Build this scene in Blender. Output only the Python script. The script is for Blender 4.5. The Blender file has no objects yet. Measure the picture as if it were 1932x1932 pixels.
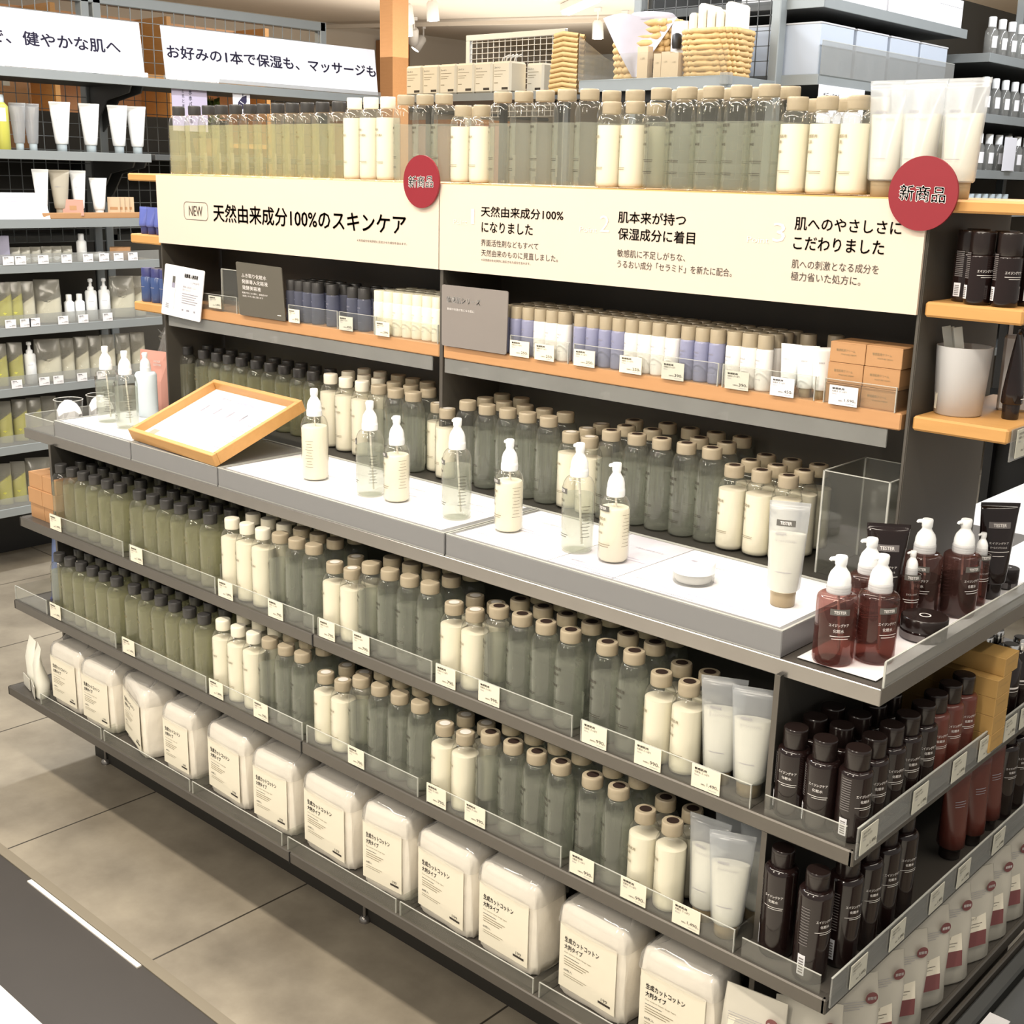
import bpy, math, random
from mathutils import Matrix, Vector
random.seed(11)
SC = bpy.context.scene
COL = SC.collection
PI = math.pi
H = 1.48                      # eye height; measured heights are relative to the eye

# ------------------------------------------------------------------ camera, world, lights, exposure
YAW, PITCH, ROLL = -0.73354257, 0.26406829, 0.02390916
def camera():
    fwd = Vector((math.sin(YAW)*math.cos(PITCH), math.cos(YAW)*math.cos(PITCH), -math.sin(PITCH)))
    r0 = Vector((math.cos(YAW), -math.sin(YAW), 0)); u0 = r0.cross(fwd)
    r = r0*math.cos(ROLL) + u0*math.sin(ROLL); u = -r0*math.sin(ROLL) + u0*math.cos(ROLL)
    cd = bpy.data.cameras.new('camera'); co = bpy.data.objects.new('camera', cd); COL.objects.link(co)
    m = Matrix(((r.x, u.x, -fwd.x, 1.71235), (r.y, u.y, -fwd.y, -1.68548), (r.z, u.z, -fwd.z, H), (0, 0, 0, 1)))
    co.matrix_world = m
    cd.sensor_fit = 'HORIZONTAL'; cd.sensor_width = 36.0; cd.lens = 2358.909/1932*36.0
    cd.clip_start = 0.05; cd.clip_end = 60
    SC.camera = co
camera()

def world():
    w = bpy.data.worlds.new('shop_surroundings'); SC.world = w; w.use_nodes = True
    bg = w.node_tree.nodes['Background']
    bg.inputs[0].default_value = (1.0, 0.95, 0.87, 1); bg.inputs[1].default_value = 0.52
world()

def area(name, loc, rot, sx, sy, power, col):
    l = bpy.data.lights.new(name, 'AREA'); l.shape = 'RECTANGLE'; l.size = sx; l.size_y = sy
    l.energy = power; l.color = col
    o = bpy.data.objects.new(name, l); COL.objects.link(o); o.location = loc; o.rotation_euler = rot
    return o
WARM = (1.0, 0.90, 0.76)
# ceiling light strips of the shop: one over the aisle in front of the gondola, others over the aisles beyond; plus one added uplight
area('ceiling_strip_light_aisle', (0.1, -1.15, 2.80), (math.radians(18), 0, 0), 3.6, 0.12, 74, WARM)
area('ceiling_strip_light_front_near', (1.3, -2.9, 2.80), (math.radians(45), 0, math.radians(8)), 0.12, 1.1, 34, WARM)
area('ceiling_strip_light_front_far', (-0.7, -2.9, 2.80), (math.radians(45), 0, math.radians(-8)), 0.12, 1.1, 34, WARM)
area('added_ceiling_fill_far', (-5.0, 6.0, 2.30), (math.radians(180), 0, 0), 4.0, 4.0, 110, (1.0, 0.92, 0.80))  # not a shop fitting: unseen upward fill added to brighten the far ceiling
area('ceiling_strip_light_gondola', (0.0, 0.25, 2.80), (0, 0, 0), 2.8, 0.25, 40, (1.0, 0.92, 0.80))
area('ceiling_strip_light_end_aisle', (2.3, 0.3, 2.78), (0, math.radians(30), 0), 0.12, 2.4, 16, WARM)
area('ceiling_strip_light_wall_unit', (-1.75, 1.0, 2.80), (0, math.radians(-28), 0), 0.15, 3.4, 80, (0.95, 0.97, 1.0))
area('ceiling_strip_light_back_aisle', (0.4, 2.7, 2.80), (0, math.radians(22), 0), 0.15, 3.0, 60, (0.93, 0.96, 1.0))
area('ceiling_strip_light_far', (-3.5, 4.6, 2.75), (0, 0, 0), 2.5, 1.5, 130, (1.0, 0.9, 0.76))
area('ceiling_strip_light_cabinet', (-4.3, 2.3, 2.7), (0, math.radians(-35), 0), 0.3, 2.4, 60, (1.0, 0.78, 0.5))

SC.view_settings.view_transform = 'Standard'
SC.view_settings.look = 'None'
SC.view_settings.gamma = 1.0
SC.view_settings.use_curve_mapping = False
SC.view_settings.exposure = 0.0
cy = SC.cycles
cy.max_bounces = 6; cy.diffuse_bounces = 3; cy.glossy_bounces = 2; cy.transmission_bounces = 2
cy.transparent_max_bounces = 26; cy.caustics_reflective = False; cy.caustics_refractive = False
cy.use_adaptive_sampling = True; cy.adaptive_threshold = 0.03
cy.use_denoising = True; cy.sample_clamp_indirect = 4.0

# ------------------------------------------------------------------ materials
MATS = {}
def nodes_of(name):
    m = bpy.data.materials.new(name); m.use_nodes = True
    nt = m.node_tree; nt.nodes.clear()
    out = nt.nodes.new('ShaderNodeOutputMaterial')
    MATS[name] = m
    return nt, out
def mat(name, col, rough=0.5, metal=0.0, var=0.06, scale=8.0, spec=0.5, emit=0.0, stretch=None, col2=None, bump=0.0):
    nt, out = nodes_of(name)
    b = nt.nodes.new('ShaderNodeBsdfPrincipled')
    b.inputs['Roughness'].default_value = rough; b.inputs['Metallic'].default_value = metal
    b.inputs['Specular IOR Level'].default_value = spec
    tc = nt.nodes.new('ShaderNodeTexCoord'); mp = nt.nodes.new('ShaderNodeMapping')
    mp.inputs['Scale'].default_value = stretch or (1, 1, 1)
    nz = nt.nodes.new('ShaderNodeTexNoise'); nz.inputs['Scale'].default_value = scale; nz.inputs['Detail'].default_value = 3
    mx = nt.nodes.new('ShaderNodeMix'); mx.data_type = 'RGBA'
    c2 = col2 or tuple(max(0, c*(1-2*var)) for c in col)
    mx.inputs[6].default_value = (*col, 1); mx.inputs[7].default_value = (*c2, 1)
    nt.links.new(tc.outputs['Object'], mp.inputs[0]); nt.links.new(mp.outputs[0], nz.inputs['Vector'])
    nt.links.new(nz.outputs['Fac'], mx.inputs[0]); nt.links.new(mx.outputs[2], b.inputs['Base Color'])
    if bump:
        bp = nt.nodes.new('ShaderNodeBump'); bp.inputs['Strength'].default_value = bump; bp.inputs['Distance'].default_value = 0.004
        nt.links.new(nz.outputs['Fac'], bp.inputs['Height']); nt.links.new(bp.outputs[0], b.inputs['Normal'])
    if emit:
        b.inputs['Emission Color'].default_value = (*col, 1); b.inputs['Emission Strength'].default_value = emit
    nt.links.new(b.outputs[0], out.inputs[0])
    return MATS[name]
def clear(name, tint, haze=0.05, hazecol=(0.6, 0.6, 0.55), gloss=0.5, base=0.03, rough=0.03, trans=False):
    """clear plastic or liquid: tinted see-through, a little scatter, and a mirror-like rim"""
    nt, out = nodes_of(name)
    tr = nt.nodes.new('ShaderNodeBsdfTransparent'); tr.inputs[0].default_value = (*tint, 1)
    nz = nt.nodes.new('ShaderNodeTexNoise'); nz.inputs['Scale'].default_value = 14
    tc = nt.nodes.new('ShaderNodeTexCoord'); nt.links.new(tc.outputs['Object'], nz.inputs['Vector'])
    mr = nt.nodes.new('ShaderNodeMapRange'); mr.inputs[3].default_value = haze*0.8; mr.inputs[4].default_value = haze*1.2
    nt.links.new(nz.outputs['Fac'], mr.inputs[0])
    df = nt.nodes.new('ShaderNodeBsdfTranslucent' if trans else 'ShaderNodeBsdfDiffuse'); df.inputs[0].default_value = (*hazecol, 1)
    if trans:
        d2 = nt.nodes.new('ShaderNodeBsdfDiffuse'); d2.inputs[0].default_value = (*hazecol, 1)
        a = nt.nodes.new('ShaderNodeMixShader'); a.inputs[0].default_value = 0.5
        nt.links.new(df.outputs[0], a.inputs[1]); nt.links.new(d2.outputs[0], a.inputs[2]); df = a
    m1 = nt.nodes.new('ShaderNodeMixShader')
    nt.links.new(mr.outputs[0], m1.inputs[0]); nt.links.new(tr.outputs[0], m1.inputs[1]); nt.links.new(df.outputs[0], m1.inputs[2])
    gl = nt.nodes.new('ShaderNodeBsdfGlossy'); gl.inputs['Roughness'].default_value = rough
    lw = nt.nodes.new('ShaderNodeLayerWeight'); lw.inputs[0].default_value = 0.5
    pw = nt.nodes.new('ShaderNodeMath'); pw.operation = 'POWER'; pw.inputs[1].default_value = 3.0
    nt.links.new(lw.outputs['Facing'], pw.inputs[0])
    ma = nt.nodes.new('ShaderNodeMath'); ma.operation = 'MULTIPLY_ADD'; ma.inputs[1].default_value = gloss; ma.inputs[2].default_value = base
    nt.links.new(pw.outputs[0], ma.inputs[0])
    m2 = nt.nodes.new('ShaderNodeMixShader')
    nt.links.new(ma.outputs[0], m2.inputs[0]); nt.links.new(m1.outputs[0], m2.inputs[1]); nt.links.new(gl.outputs[0], m2.inputs[2])
    nt.links.new(m2.outputs[0], out.inputs[0])
    return MATS[name]

mat('dark_board', (0.075, 0.067, 0.054), 0.55, var=0.1, scale=3)
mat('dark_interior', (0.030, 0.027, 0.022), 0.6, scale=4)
mat('shelf_metal', (0.10, 0.090, 0.078), 0.42, 0.3, scale=20)
mat('shelf_lip', (0.125, 0.113, 0.098), 0.35, 0.45, scale=20)
mat('aluminium', (0.33, 0.31, 0.29), 0.25, 0.8, scale=30)
mat('grey_steel', (0.30, 0.325, 0.33), 0.4, 0.2, scale=10)
mat('dark_grey_steel', (0.10, 0.105, 0.105), 0.5, 0.2, scale=10)
mat('white_steel', (0.72, 0.74, 0.76), 0.4, 0.1, scale=10)
mat('oak', (0.60, 0.325, 0.11), 0.45, col2=(0.50, 0.26, 0.08), scale=6, stretch=(2, 12, 14))
mat('beech', (0.55, 0.295, 0.135), 0.45, col2=(0.47, 0.245, 0.105), scale=6, stretch=(1.5, 14, 14))
mat('oak_dark', (0.36, 0.18, 0.07), 0.5, col2=(0.26, 0.12, 0.045), scale=5, stretch=(3, 3, 0.4))
mat('sign_cream', (0.66, 0.56, 0.47), 0.5, var=0.01)
mat('paper_white', (0.80, 0.79, 0.81), 0.55, var=0.01)
mat('sign_white', (0.84, 0.84, 0.90), 0.4, var=0.01)
mat('paper_cream', (0.82, 0.76, 0.62), 0.6, var=0.01)
mat('ink_brown', (0.045, 0.034, 0.026), 0.6)
mat('ink_navy', (0.03, 0.025, 0.07), 0.6)
mat('ink_tan', (0.25, 0.20, 0.11), 0.6)
mat('ink_pale', (0.80, 0.72, 0.65), 0.6, var=0.0)
mat('ink_white', (0.85, 0.82, 0.80), 0.6)
mat('ink_grey', (0.33, 0.32, 0.37), 0.6)
mat('lilac', (0.55, 0.50, 0.66), 0.6)
mat('red_card', (0.23, 0.010, 0.020), 0.5, var=0.03, scale=60)
mat('card_charcoal', (0.105, 0.095, 0.075), 0.5)
mat('card_grey', (0.24, 0.215, 0.20), 0.5)
mat('cap_dark', (0.040, 0.038, 0.037), 0.38)
mat('cap_beige', (0.40, 0.335, 0.235), 0.35, var=0.03)
mat('cap_white', (0.84, 0.79, 0.66), 0.3, var=0.02)
mat('cap_dot', (0.035, 0.022, 0.018), 0.35)
mat('cap_disc_white', (0.80, 0.76, 0.70), 0.35)
mat('milk', (0.90, 0.85, 0.70), 0.28, var=0.01)
mat('milk_white', (0.90, 0.88, 0.85), 0.28, var=0.01)
mat('pump_white', (0.90, 0.92, 0.93), 0.25, var=0.01)
mat('pump_collar', (0.62, 0.62, 0.63), 0.3)
mat('tester_grey', (0.12, 0.115, 0.105), 0.5)
mat('cotton', (0.88, 0.82, 0.71), 0.85, var=0.05, scale=40, bump=0.4)
mat('dark_brown_plastic', (0.014, 0.007, 0.0065), 0.12, var=0.15)
mat('dark_brown_cap', (0.016, 0.010, 0.009), 0.22)
mat('red_brown_plastic', (0.11, 0.028, 0.020), 0.25)
mat('brown_label', (0.16, 0.145, 0.145), 0.5)
mat('barcode_label', (0.74, 0.74, 0.78), 0.5)
mat('kraft', (0.48, 0.26, 0.12), 0.6, col2=(0.43, 0.23, 0.10), scale=30)
mat('kraft_yellow', (0.46, 0.28, 0.09), 0.6, col2=(0.40, 0.24, 0.075), scale=30)
mat('kraft_pale', (0.66, 0.50, 0.33), 0.6, scale=30)
mat('blue_tube', (0.10, 0.13, 0.42), 0.35)
mat('blue_dark', (0.045, 0.05, 0.17), 0.35)
mat('blue_bottle', (0.05, 0.085, 0.22), 0.2)
mat('blue_wrap', (0.13, 0.19, 0.40), 0.35, bump=0.5, scale=30)
mat('pink_pack', (0.62, 0.31, 0.25), 0.4, var=0.04)
mat('pale_blue_bottle', (0.70, 0.79, 0.84), 0.3)
mat('tube_white', (0.86, 0.88, 0.88), 0.35, var=0.02)
mat('tube_cap_grey', (0.50, 0.58, 0.62), 0.35)
mat('tube_cream', (0.88, 0.83, 0.68), 0.4, var=0.02)
mat('tube_cap_tan', (0.36, 0.28, 0.17), 0.35)
mat('yellow_liquid', (0.62, 0.60, 0.12), 0.25, col2=(0.52, 0.52, 0.10), scale=5)
mat('pouch_white', (0.88, 0.87, 0.78), 0.4, col2=(0.74, 0.72, 0.62), scale=7)
mat('pouch_grey', (0.50, 0.48, 0.42), 0.4, col2=(0.62, 0.60, 0.53), scale=9)
mat('pouch_refill', (0.60, 0.57, 0.49), 0.32, col2=(0.50, 0.47, 0.40), scale=14, bump=0.5)
mat('red_band', (0.22, 0.075, 0.075), 0.5)
mat('taupe_pack', (0.42, 0.38, 0.30), 0.4)
mat('terracotta', (0.55, 0.30, 0.23), 0.6)
mat('lavender_grey', (0.34, 0.33, 0.44), 0.5)
mat('wicker', (0.52, 0.33, 0.13), 0.6, col2=(0.70, 0.48, 0.22), scale=60, bump=0.6)
mat('cloth_grey', (0.55, 0.52, 0.58), 0.9, var=0.08, scale=20)
mat('black', (0.012, 0.012, 0.012), 0.5)
mat('floor_tile_edge', (0.24, 0.205, 0.15), 0.5)
mat('mat_dark', (0.052, 0.044, 0.038), 0.5, var=0.1, scale=5)
mat('floor_white', (0.90, 0.86, 0.76), 0.35)
mat('tape_white', (0.85, 0.80, 0.72), 0.5)
mat('wall_paint', (0.60, 0.54, 0.46), 0.8, scale=2)
mat('ceiling_paint', (0.70, 0.63, 0.54), 0.85, scale=1)
mat('lamp_white', (0.75, 0.73, 0.70), 0.4)
mat('lamp_glow', (1.0, 0.92, 0.8), 0.4, emit=12)
mat('strip_glow', (0.95, 0.97, 1.0), 0.4, emit=3)
mat('leaf', (0.10, 0.16, 0.03), 0.5, col2=(0.20, 0.26, 0.06), scale=30)
mat('plinth', (0.030, 0.027, 0.022), 0.6)
mat('frost_tray', (0.215, 0.215, 0.22), 0.35, var=0.03, scale=2)
mat('frost_cup', (0.55, 0.55, 0.56), 0.35, var=0.03)
mat('box_frost', (0.48, 0.53, 0.61), 0.4, var=0.06, scale=3)
mat('chrome', (0.75, 0.75, 0.75), 0.2, 1.0)
clear('clear_plastic', (0.965, 0.965, 0.945), 0.035, (0.62, 0.62, 0.56), 0.55, 0.035)
clear('acrylic', (0.96, 0.965, 0.95), 0.035, (0.55, 0.55, 0.50), 0.4, 0.03)
clear('acrylic_haze', (0.85, 0.86, 0.85), 0.30, (0.48, 0.48, 0.46), 0.35, 0.03)
clear('acrylic_edge', (0.8, 0.82, 0.8), 0.55, (0.75, 0.75, 0.70), 0.3, 0.05)
clear('film', (0.96, 0.96, 0.96), 0.18, (0.75, 0.73, 0.70), 0.6, 0.05, 0.08)
clear('liquid_yellow', (0.90, 0.90, 0.78), 0.22, (0.78, 0.77, 0.55), 0.15, 0.01, trans=True)
clear('liquid_clear', (0.90, 0.92, 0.89), 0.19, (0.70, 0.72, 0.65), 0.15, 0.01, trans=True)
clear('liquid_blue', (0.62, 0.66, 0.78), 0.42, (0.36, 0.38, 0.50), 0.15, 0.02, trans=True)
clear('amber', (0.66, 0.45, 0.42), 0.12, (0.22, 0.11, 0.095), 0.45, 0.04)
clear('amber_liquid', (0.74, 0.54, 0.50), 0.18, (0.24, 0.125, 0.11), 0.2, 0.01)
clear('frost_tube', (0.90, 0.92, 0.94), 0.40, (0.78, 0.80, 0.82), 0.25, 0.03, 0.2, trans=True)
clear('pouch_clear', (0.93, 0.92, 0.87), 0.34, (0.70, 0.68, 0.60), 0.35, 0.04, 0.15, trans=True)

def tile_floor():
    nt, out = nodes_of('floor_tiles')
    b = nt.nodes.new('ShaderNodeBsdfPrincipled'); b.inputs['Roughness'].default_value = 0.42
    tc = nt.nodes.new('ShaderNodeTexCoord')
    n1 = nt.nodes.new('ShaderNodeTexNoise'); n1.inputs['Scale'].default_value = 3.2; n1.inputs['Detail'].default_value = 6; n1.inputs['Roughness'].default_value = 0.62
    nt.links.new(tc.outputs['Object'], n1.inputs['Vector'])
    cr = nt.nodes.new('ShaderNodeValToRGB')
    cr.color_ramp.elements[0].position = 0.34; cr.color_ramp.elements[0].color = (0.205, 0.176, 0.135, 1)
    cr.color_ramp.elements[1].position = 0.62; cr.color_ramp.elements[1].color = (0.350, 0.305, 0.235, 1)
    nt.links.new(n1.outputs['Fac'], cr.inputs[0])
    sp = nt.nodes.new('ShaderNodeSeparateXYZ'); nt.links.new(tc.outputs['Object'], sp.inputs[0])
    def joint(sock, off, size):
        a = nt.nodes.new('ShaderNodeMath'); a.operation = 'ADD'; a.inputs[1].default_value = off; nt.links.new(sock, a.inputs[0])
        d = nt.nodes.new('ShaderNodeMath'); d.operation = 'DIVIDE'; d.inputs[1].default_value = size; nt.links.new(a.outputs[0], d.inputs[0])
        f = nt.nodes.new('ShaderNodeMath'); f.operation = 'FRACT'; nt.links.new(d.outputs[0], f.inputs[0])
        l = nt.nodes.new('ShaderNodeMath'); l.operation = 'LESS_THAN'; l.inputs[1].default_value = 0.0045/size; nt.links.new(f.outputs[0], l.inputs[0])
        return l
    j = joint(sp.outputs[0], 0.78+0.585*40, 0.585)
    k = joint(sp.outputs[1], 0.60+0.585*40, 0.585*2)
    mxm = nt.nodes.new('ShaderNodeMath'); mxm.operation = 'MAXIMUM'
    nt.links.new(j.outputs[0], mxm.inputs[0]); nt.links.new(k.outputs[0], mxm.inputs[1])
    mx = nt.nodes.new('ShaderNodeMix'); mx.data_type = 'RGBA'; mx.inputs[7].default_value = (0.05, 0.042, 0.032, 1)
    nt.links.new(mxm.outputs[0], mx.inputs[0]); nt.links.new(cr.outputs[0], mx.inputs[6])
    nt.links.new(mx.outputs[2], b.inputs['Base Color']); nt.links.new(b.outputs[0], out.inputs[0])
tile_floor()
def M(*names): return [MATS[n] for n in names]

# ------------------------------------------------------------------ mesh building
TEXT = {}
def glyphs(s, bold):
    key = s
    if key not in TEXT:
        c = bpy.data.curves.new('t', 'FONT'); c.body = s; c.resolution_u = 2
        c.space_line = 1.15
        o = bpy.data.objects.new('t', c); COL.objects.link(o)
        dg = bpy.context.evaluated_depsgraph_get()
        m = bpy.data.meshes.new_from_object(o.evaluated_get(dg))
        vs = [(v.co.x, v.co.y) for v in m.vertices]; fs = [tuple(p.vertices) for p in m.polygons]
        bpy.data.objects.remove(o); bpy.data.curves.remove(c); bpy.data.meshes.remove(m)
        x0 = min(v[0] for v in vs); x1 = max(v[0] for v in vs); y0 = min(v[1] for v in vs); y1 = max(v[1] for v in vs)
        TEXT[key] = ([((x-x0)/(x1-x0), (y-y0)/max(1e-6, y1-y0)) for x, y in vs], fs, x1-x0, max(1e-6, y1-y0))
    return TEXT[key]

class MB:
    def __init__(s): s.v = []; s.f = []; s.m = []; s.sm = []
    def add(s, vs, fs, m=0, smooth=False, T=None):
        b = len(s.v)
        s.v += [tuple(T @ Vector(v)) if T else tuple(v) for v in vs]
        for f in fs: s.f.append([i+b for i in f]); s.m.append(m); s.sm.append(smooth)
        return s
    def box(s, x0, x1, y0, y1, z0, z1, m=0, b=0.0, T=None):
        if b <= 0:
            vs = [(x, y, z) for x in (x0, x1) for y in (y0, y1) for z in (z0, z1)]
            fs = [(0, 1, 3, 2), (4, 6, 7, 5), (0, 4, 5, 1), (2, 3, 7, 6), (0, 2, 6, 4), (1, 5, 7, 3)]
            return s.add(vs, fs, m, False, T)
        b = min(b, (x1-x0)/2.01, (y1-y0)/2.01, (z1-z0)/2.01)
        vs = []; idx = {}
        X = (x0, x1); Y = (y0, y1); Z = (z0, z1); sg = (1, -1)
        for i in (0, 1):
            for j in (0, 1):
                for k in (0, 1):
                    for ax in range(3):
                        d = [b*sg[i], b*sg[j], b*sg[k]]; d[ax] = 0
                        idx[(i, j, k, ax)] = len(vs); vs.append((X[i]+d[0], Y[j]+d[1], Z[k]+d[2]))
        fs = []
        g = lambda i, j, k, a: idx[(i, j, k, a)]
        for e in (0, 1):
            fs.append([g(e, 0, 0, 0), g(e, 1, 0, 0), g(e, 1, 1, 0), g(e, 0, 1, 0)])
            fs.append([g(0, e, 0, 1), g(1, e, 0, 1), g(1, e, 1, 1), g(0, e, 1, 1)])
            fs.append([g(0, 0, e, 2), g(1, 0, e, 2), g(1, 1, e, 2), g(0, 1, e, 2)])
        for a in (0, 1):
            for c in (0, 1):
                fs.append([g(0, a, c, 1), g(1, a, c, 1), g(1, a, c, 2), g(0, a, c, 2)])
                fs.append([g(a, 0, c, 0), g(a, 1, c, 0), g(a, 1, c, 2), g(a, 0, c, 2)])
                fs.append([g(a, c, 0, 0), g(a, c, 1, 0), g(a, c, 1, 1), g(a, c, 0, 1)])
        for i in (0, 1):
            for j in (0, 1):
                for k in (0, 1): fs.append([g(i, j, k, 0), g(i, j, k, 1), g(i, j, k, 2)])
        return s.add(vs, fs, m, False, T)
    def loft(s, rings, m=0, c0=True, c1=True, smooth=True, T=None, closed=True):
        n = len(rings[0]); vs = [p for r in rings for p in r]; fs = []
        for i in range(len(rings)-1):
            for j in range(n if closed else n-1):
                k = (j+1) % n
                fs.append((i*n+j, i*n+k, (i+1)*n+k, (i+1)*n+j))
        s.add(vs, fs, m, smooth, T)
        if c0: s.add(list(rings[0]), [tuple(range(n))[::-1]], m, False, T)
        if c1: s.add(list(rings[-1]), [tuple(range(n))], m, False, T)
        return s
    def lathe(s, prof, seg=20, m=0, c0=True, c1=True, smooth=True, T=None, cx=0, cyy=0):
        rings = [[(cx+r*math.cos(2*PI*j/seg), cyy+r*math.sin(2*PI*j/seg), z) for j in range(seg)] for r, z in prof]
        return s.loft(rings, m, c0, c1, smooth, T)
    def tube(s, pts, r, seg=8, m=0, T=None):
        rings = []
        for i, p in enumerate(pts):
            p = Vector(p); a = Vector(pts[max(0, i-1)]); b = Vector(pts[min(len(pts)-1, i+1)])
            t = (b-a).normalized(); u = t.cross(Vector((0, 0, 1)))
            if u.length < 1e-3: u = t.cross(Vector((1, 0, 0)))
            u.normalize(); w = t.cross(u)
            rr = r[i] if isinstance(r, (list, tuple)) else r
            rings.append([tuple(p+u*rr*math.cos(2*PI*j/seg)+w*rr*math.sin(2*PI*j/seg)) for j in range(seg)])
        return s.loft(rings, m, True, True, True, T)
    def quad(s, a, b, c, d, m=0, T=None): return s.add([a, b, c, d], [(0, 1, 2, 3)], m, False, T)
    def text(s, t, fn, m=1, bold=0.012, T=None):
        vs, fs, w, h = glyphs(t, bold)
        du, dv = bold*1.1/w, bold*1.1/h
        for a, b in (((-du, 0), (du, 0), (0, dv), (0, -dv)) if bold > .011 else ((0, 0),)):
            s.add([fn(u+a, v+b) for u, v in vs], fs, m, False, T)
        return s
    def flat_text(s, t, x0, x1, z0, z1, y, m=1, bold=0.012, T=None):
        return s.text(t, lambda u, v: (x0+(x1-x0)*u, y, z0+(z1-z0)*v), m, bold, T)
    def bar(s, x0, x1, z0, z1, y, m=1, T=None): return s.quad((x0, y, z0), (x1, y, z0), (x1, y, z1), (x0, y, z1), m, T)
    def wrap_text(s, t, R, a, w, z0, z1, m=1, bold=0.01, sx=1.0, sy=1.0):
        return s.text(t, lambda u, v: (R*sx*math.sin(a+(u-.5)*w/R), -R*sy*math.cos(a+(u-.5)*w/R), z0+(z1-z0)*v), m, bold)
    def wrap_bar(s, R, a, w, z0, z1, m=1, n=8, sx=1.0, sy=1.0):
        vs = []
        for i in range(n+1):
            t = a+(i/n-.5)*w/R
            vs += [(R*sx*math.sin(t), -R*sy*math.cos(t), z0), (R*sx*math.sin(t), -R*sy*math.cos(t), z1)]
        return s.add(vs, [(2*i, 2*i+2, 2*i+3, 2*i+1) for i in range(n)], m, True)
    def mesh(s, name, mats):
        me = bpy.data.meshes.new(name); me.from_pydata(s.v, [], s.f)
        for x in mats: me.materials.append(MATS[x] if isinstance(x, str) else x)
        me.polygons.foreach_set('material_index', s.m); me.polygons.foreach_set('use_smooth', s.sm)
        me.validate(); me.update()
        return me

# ------------------------------------------------------------------ objects
ORD = ('first second third fourth fifth sixth seventh eighth ninth tenth eleventh twelfth thirteenth fourteenth fifteenth '
       'sixteenth seventeenth eighteenth nineteenth twentieth twenty-first twenty-second twenty-third twenty-fourth twenty-fifth '
       'twenty-sixth twenty-seventh twenty-eighth twenty-ninth thirtieth').split()
def tag(o, label=None, cat=None, group=None, kind=None):
    if label: o['label'] = label
    if cat: o['category'] = cat
    if group: o['group'] = group
    if kind: o['kind'] = kind
    return o
def obj(name, me, parent=None, loc=(0, 0, 0), rot=(0, 0, 0)):
    o = bpy.data.objects.new(name, me); COL.objects.link(o); o.location = loc; o.rotation_euler = rot
    if parent: o.parent = parent
    return o
def empty(name, loc=(0, 0, 0), rot=(0, 0, 0)):
    o = bpy.data.objects.new(name, None); COL.objects.link(o); o.location = loc; o.rotation_euler = rot
    o.empty_display_size = 0.02
    return o
def thing(name, label, cat, loc=(0, 0, 0), rot=(0, 0, 0), group=None):
    return tag(empty(name, loc, rot), label, cat, group)
def copy_tree(o, parent=None):
    kids = list(o.children)
    c = o.copy(); COL.objects.link(c)
    if parent: c.parent = parent
    for ch in kids: copy_tree(ch, c)
    return c
class Kind:
    """one of a kind with its parts; the first placing uses it, later ones copy it part by part"""
    def __init__(s, name, cat, parts):
        s.name = name; s.cat = cat; s.parts = parts; s.root = None
    def place(s, loc, rz, label, group=None, scale=None, tilt=(0, 0)):
        if s.root is None:
            r = s.root = empty(s.name)
            for p in s.parts:
                o = obj(p[0], p[1], r)
                for q in p[2:]: obj(q[0], q[1], o)
        else:
            r = copy_tree(s.root)
        r.location = loc; r.rotation_euler = (tilt[0], tilt[1], rz)
        r.scale = scale or (1, 1, 1)
        return tag(r, label, s.cat, group)
# ------------------------------------------------------------------ the room
def structure(name, mb, mats): return tag(obj(name, mb.mesh(name, mats)), kind='structure')
structure('floor', MB().box(-10, 6, -0.60, 12, -0.05, 0), ['floor_tiles'])
structure('floor_walkway', MB().box(-10, 6, -0.815, -0.60, -0.05, 0.0), ['mat_dark'])
structure('floor_concourse', MB().box(-10, 6, -3.2, -0.815, -0.05, 0.0), ['floor_white'])
structure('trim_1', MB().box(-10, 6, -0.60, -0.578, 0.0, 0.0025), ['floor_tile_edge'])
structure('trim_2', MB().box(-0.62, -0.19, -0.612, -0.602, 0.0, 0.003), ['tape_white'])
structure('ceiling', MB().box(-10, 3.5, 2.2, 12, 2.86, 2.96), ['ceiling_paint'])
structure('wall_back', MB().box(-10, 6, 11.0, 11.2, 0, 2.86), ['wall_paint'])
structure('wall_left', MB().box(-8.6, -8.4, 3.0, 11, 0, 2.86), ['wall_paint'])

# ------------------------------------------------------------------ the gondola
G = thing('display_gondola', 'dark double-sided shop gondola with grey counter, oak shelf ends and stepped lower shelves', 'display shelf', (0, 0, 0))
def part(name, mb, mats, parent=G): return obj(name, mb.mesh(name, mats), parent)
ZC = H-0.614            # counter top
part('back_panel', MB().box(-0.94, 0.94, 0.162, 0.176, ZC, H-0.03), ['dark_board'])
for x in (-0.95, 0.95):
    part('side_panel', MB().box(x-0.003, x+0.003, 0.0, 0.283, ZC, H-0.037).box(x-0.0016, x+0.0016, -0.0012, 0.0, ZC, H-0.037, 1), ['dark_board', 'shelf_lip'])
part('centre_panel', MB().box(-0.004, 0.004, 0.002, 0.162, ZC, H-0.037).box(-0.0042, 0.0042, 0.0, 0.002, ZC, H-0.037, 1), ['dark_board', 'shelf_lip'])
part('top_shelf', MB().box(-1.085, 1.094, 0.0, 0.283, H-0.037, H-0.0195, 0, 0.003), ['oak'])
for x0, x1 in ((-0.94, -0.006), (0.006, 0.94)):
    s = part('wood_shelf', MB().box(x0, x1, 0.0, 0.162, H-0.344, H-0.319, 0, 0.002), ['beech'])
    part('light_cover', MB().box(x0+0.003, x1-0.02, 0.001, 0.004, H-0.372, H-0.345), ['acrylic_haze'], s)
for z in (-0.162, -0.326): part('end_shelf', MB().box(-1.087, -0.957, 0.0, 0.283, H+z-0.022, H+z, 0, 0.003), ['oak'])
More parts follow.
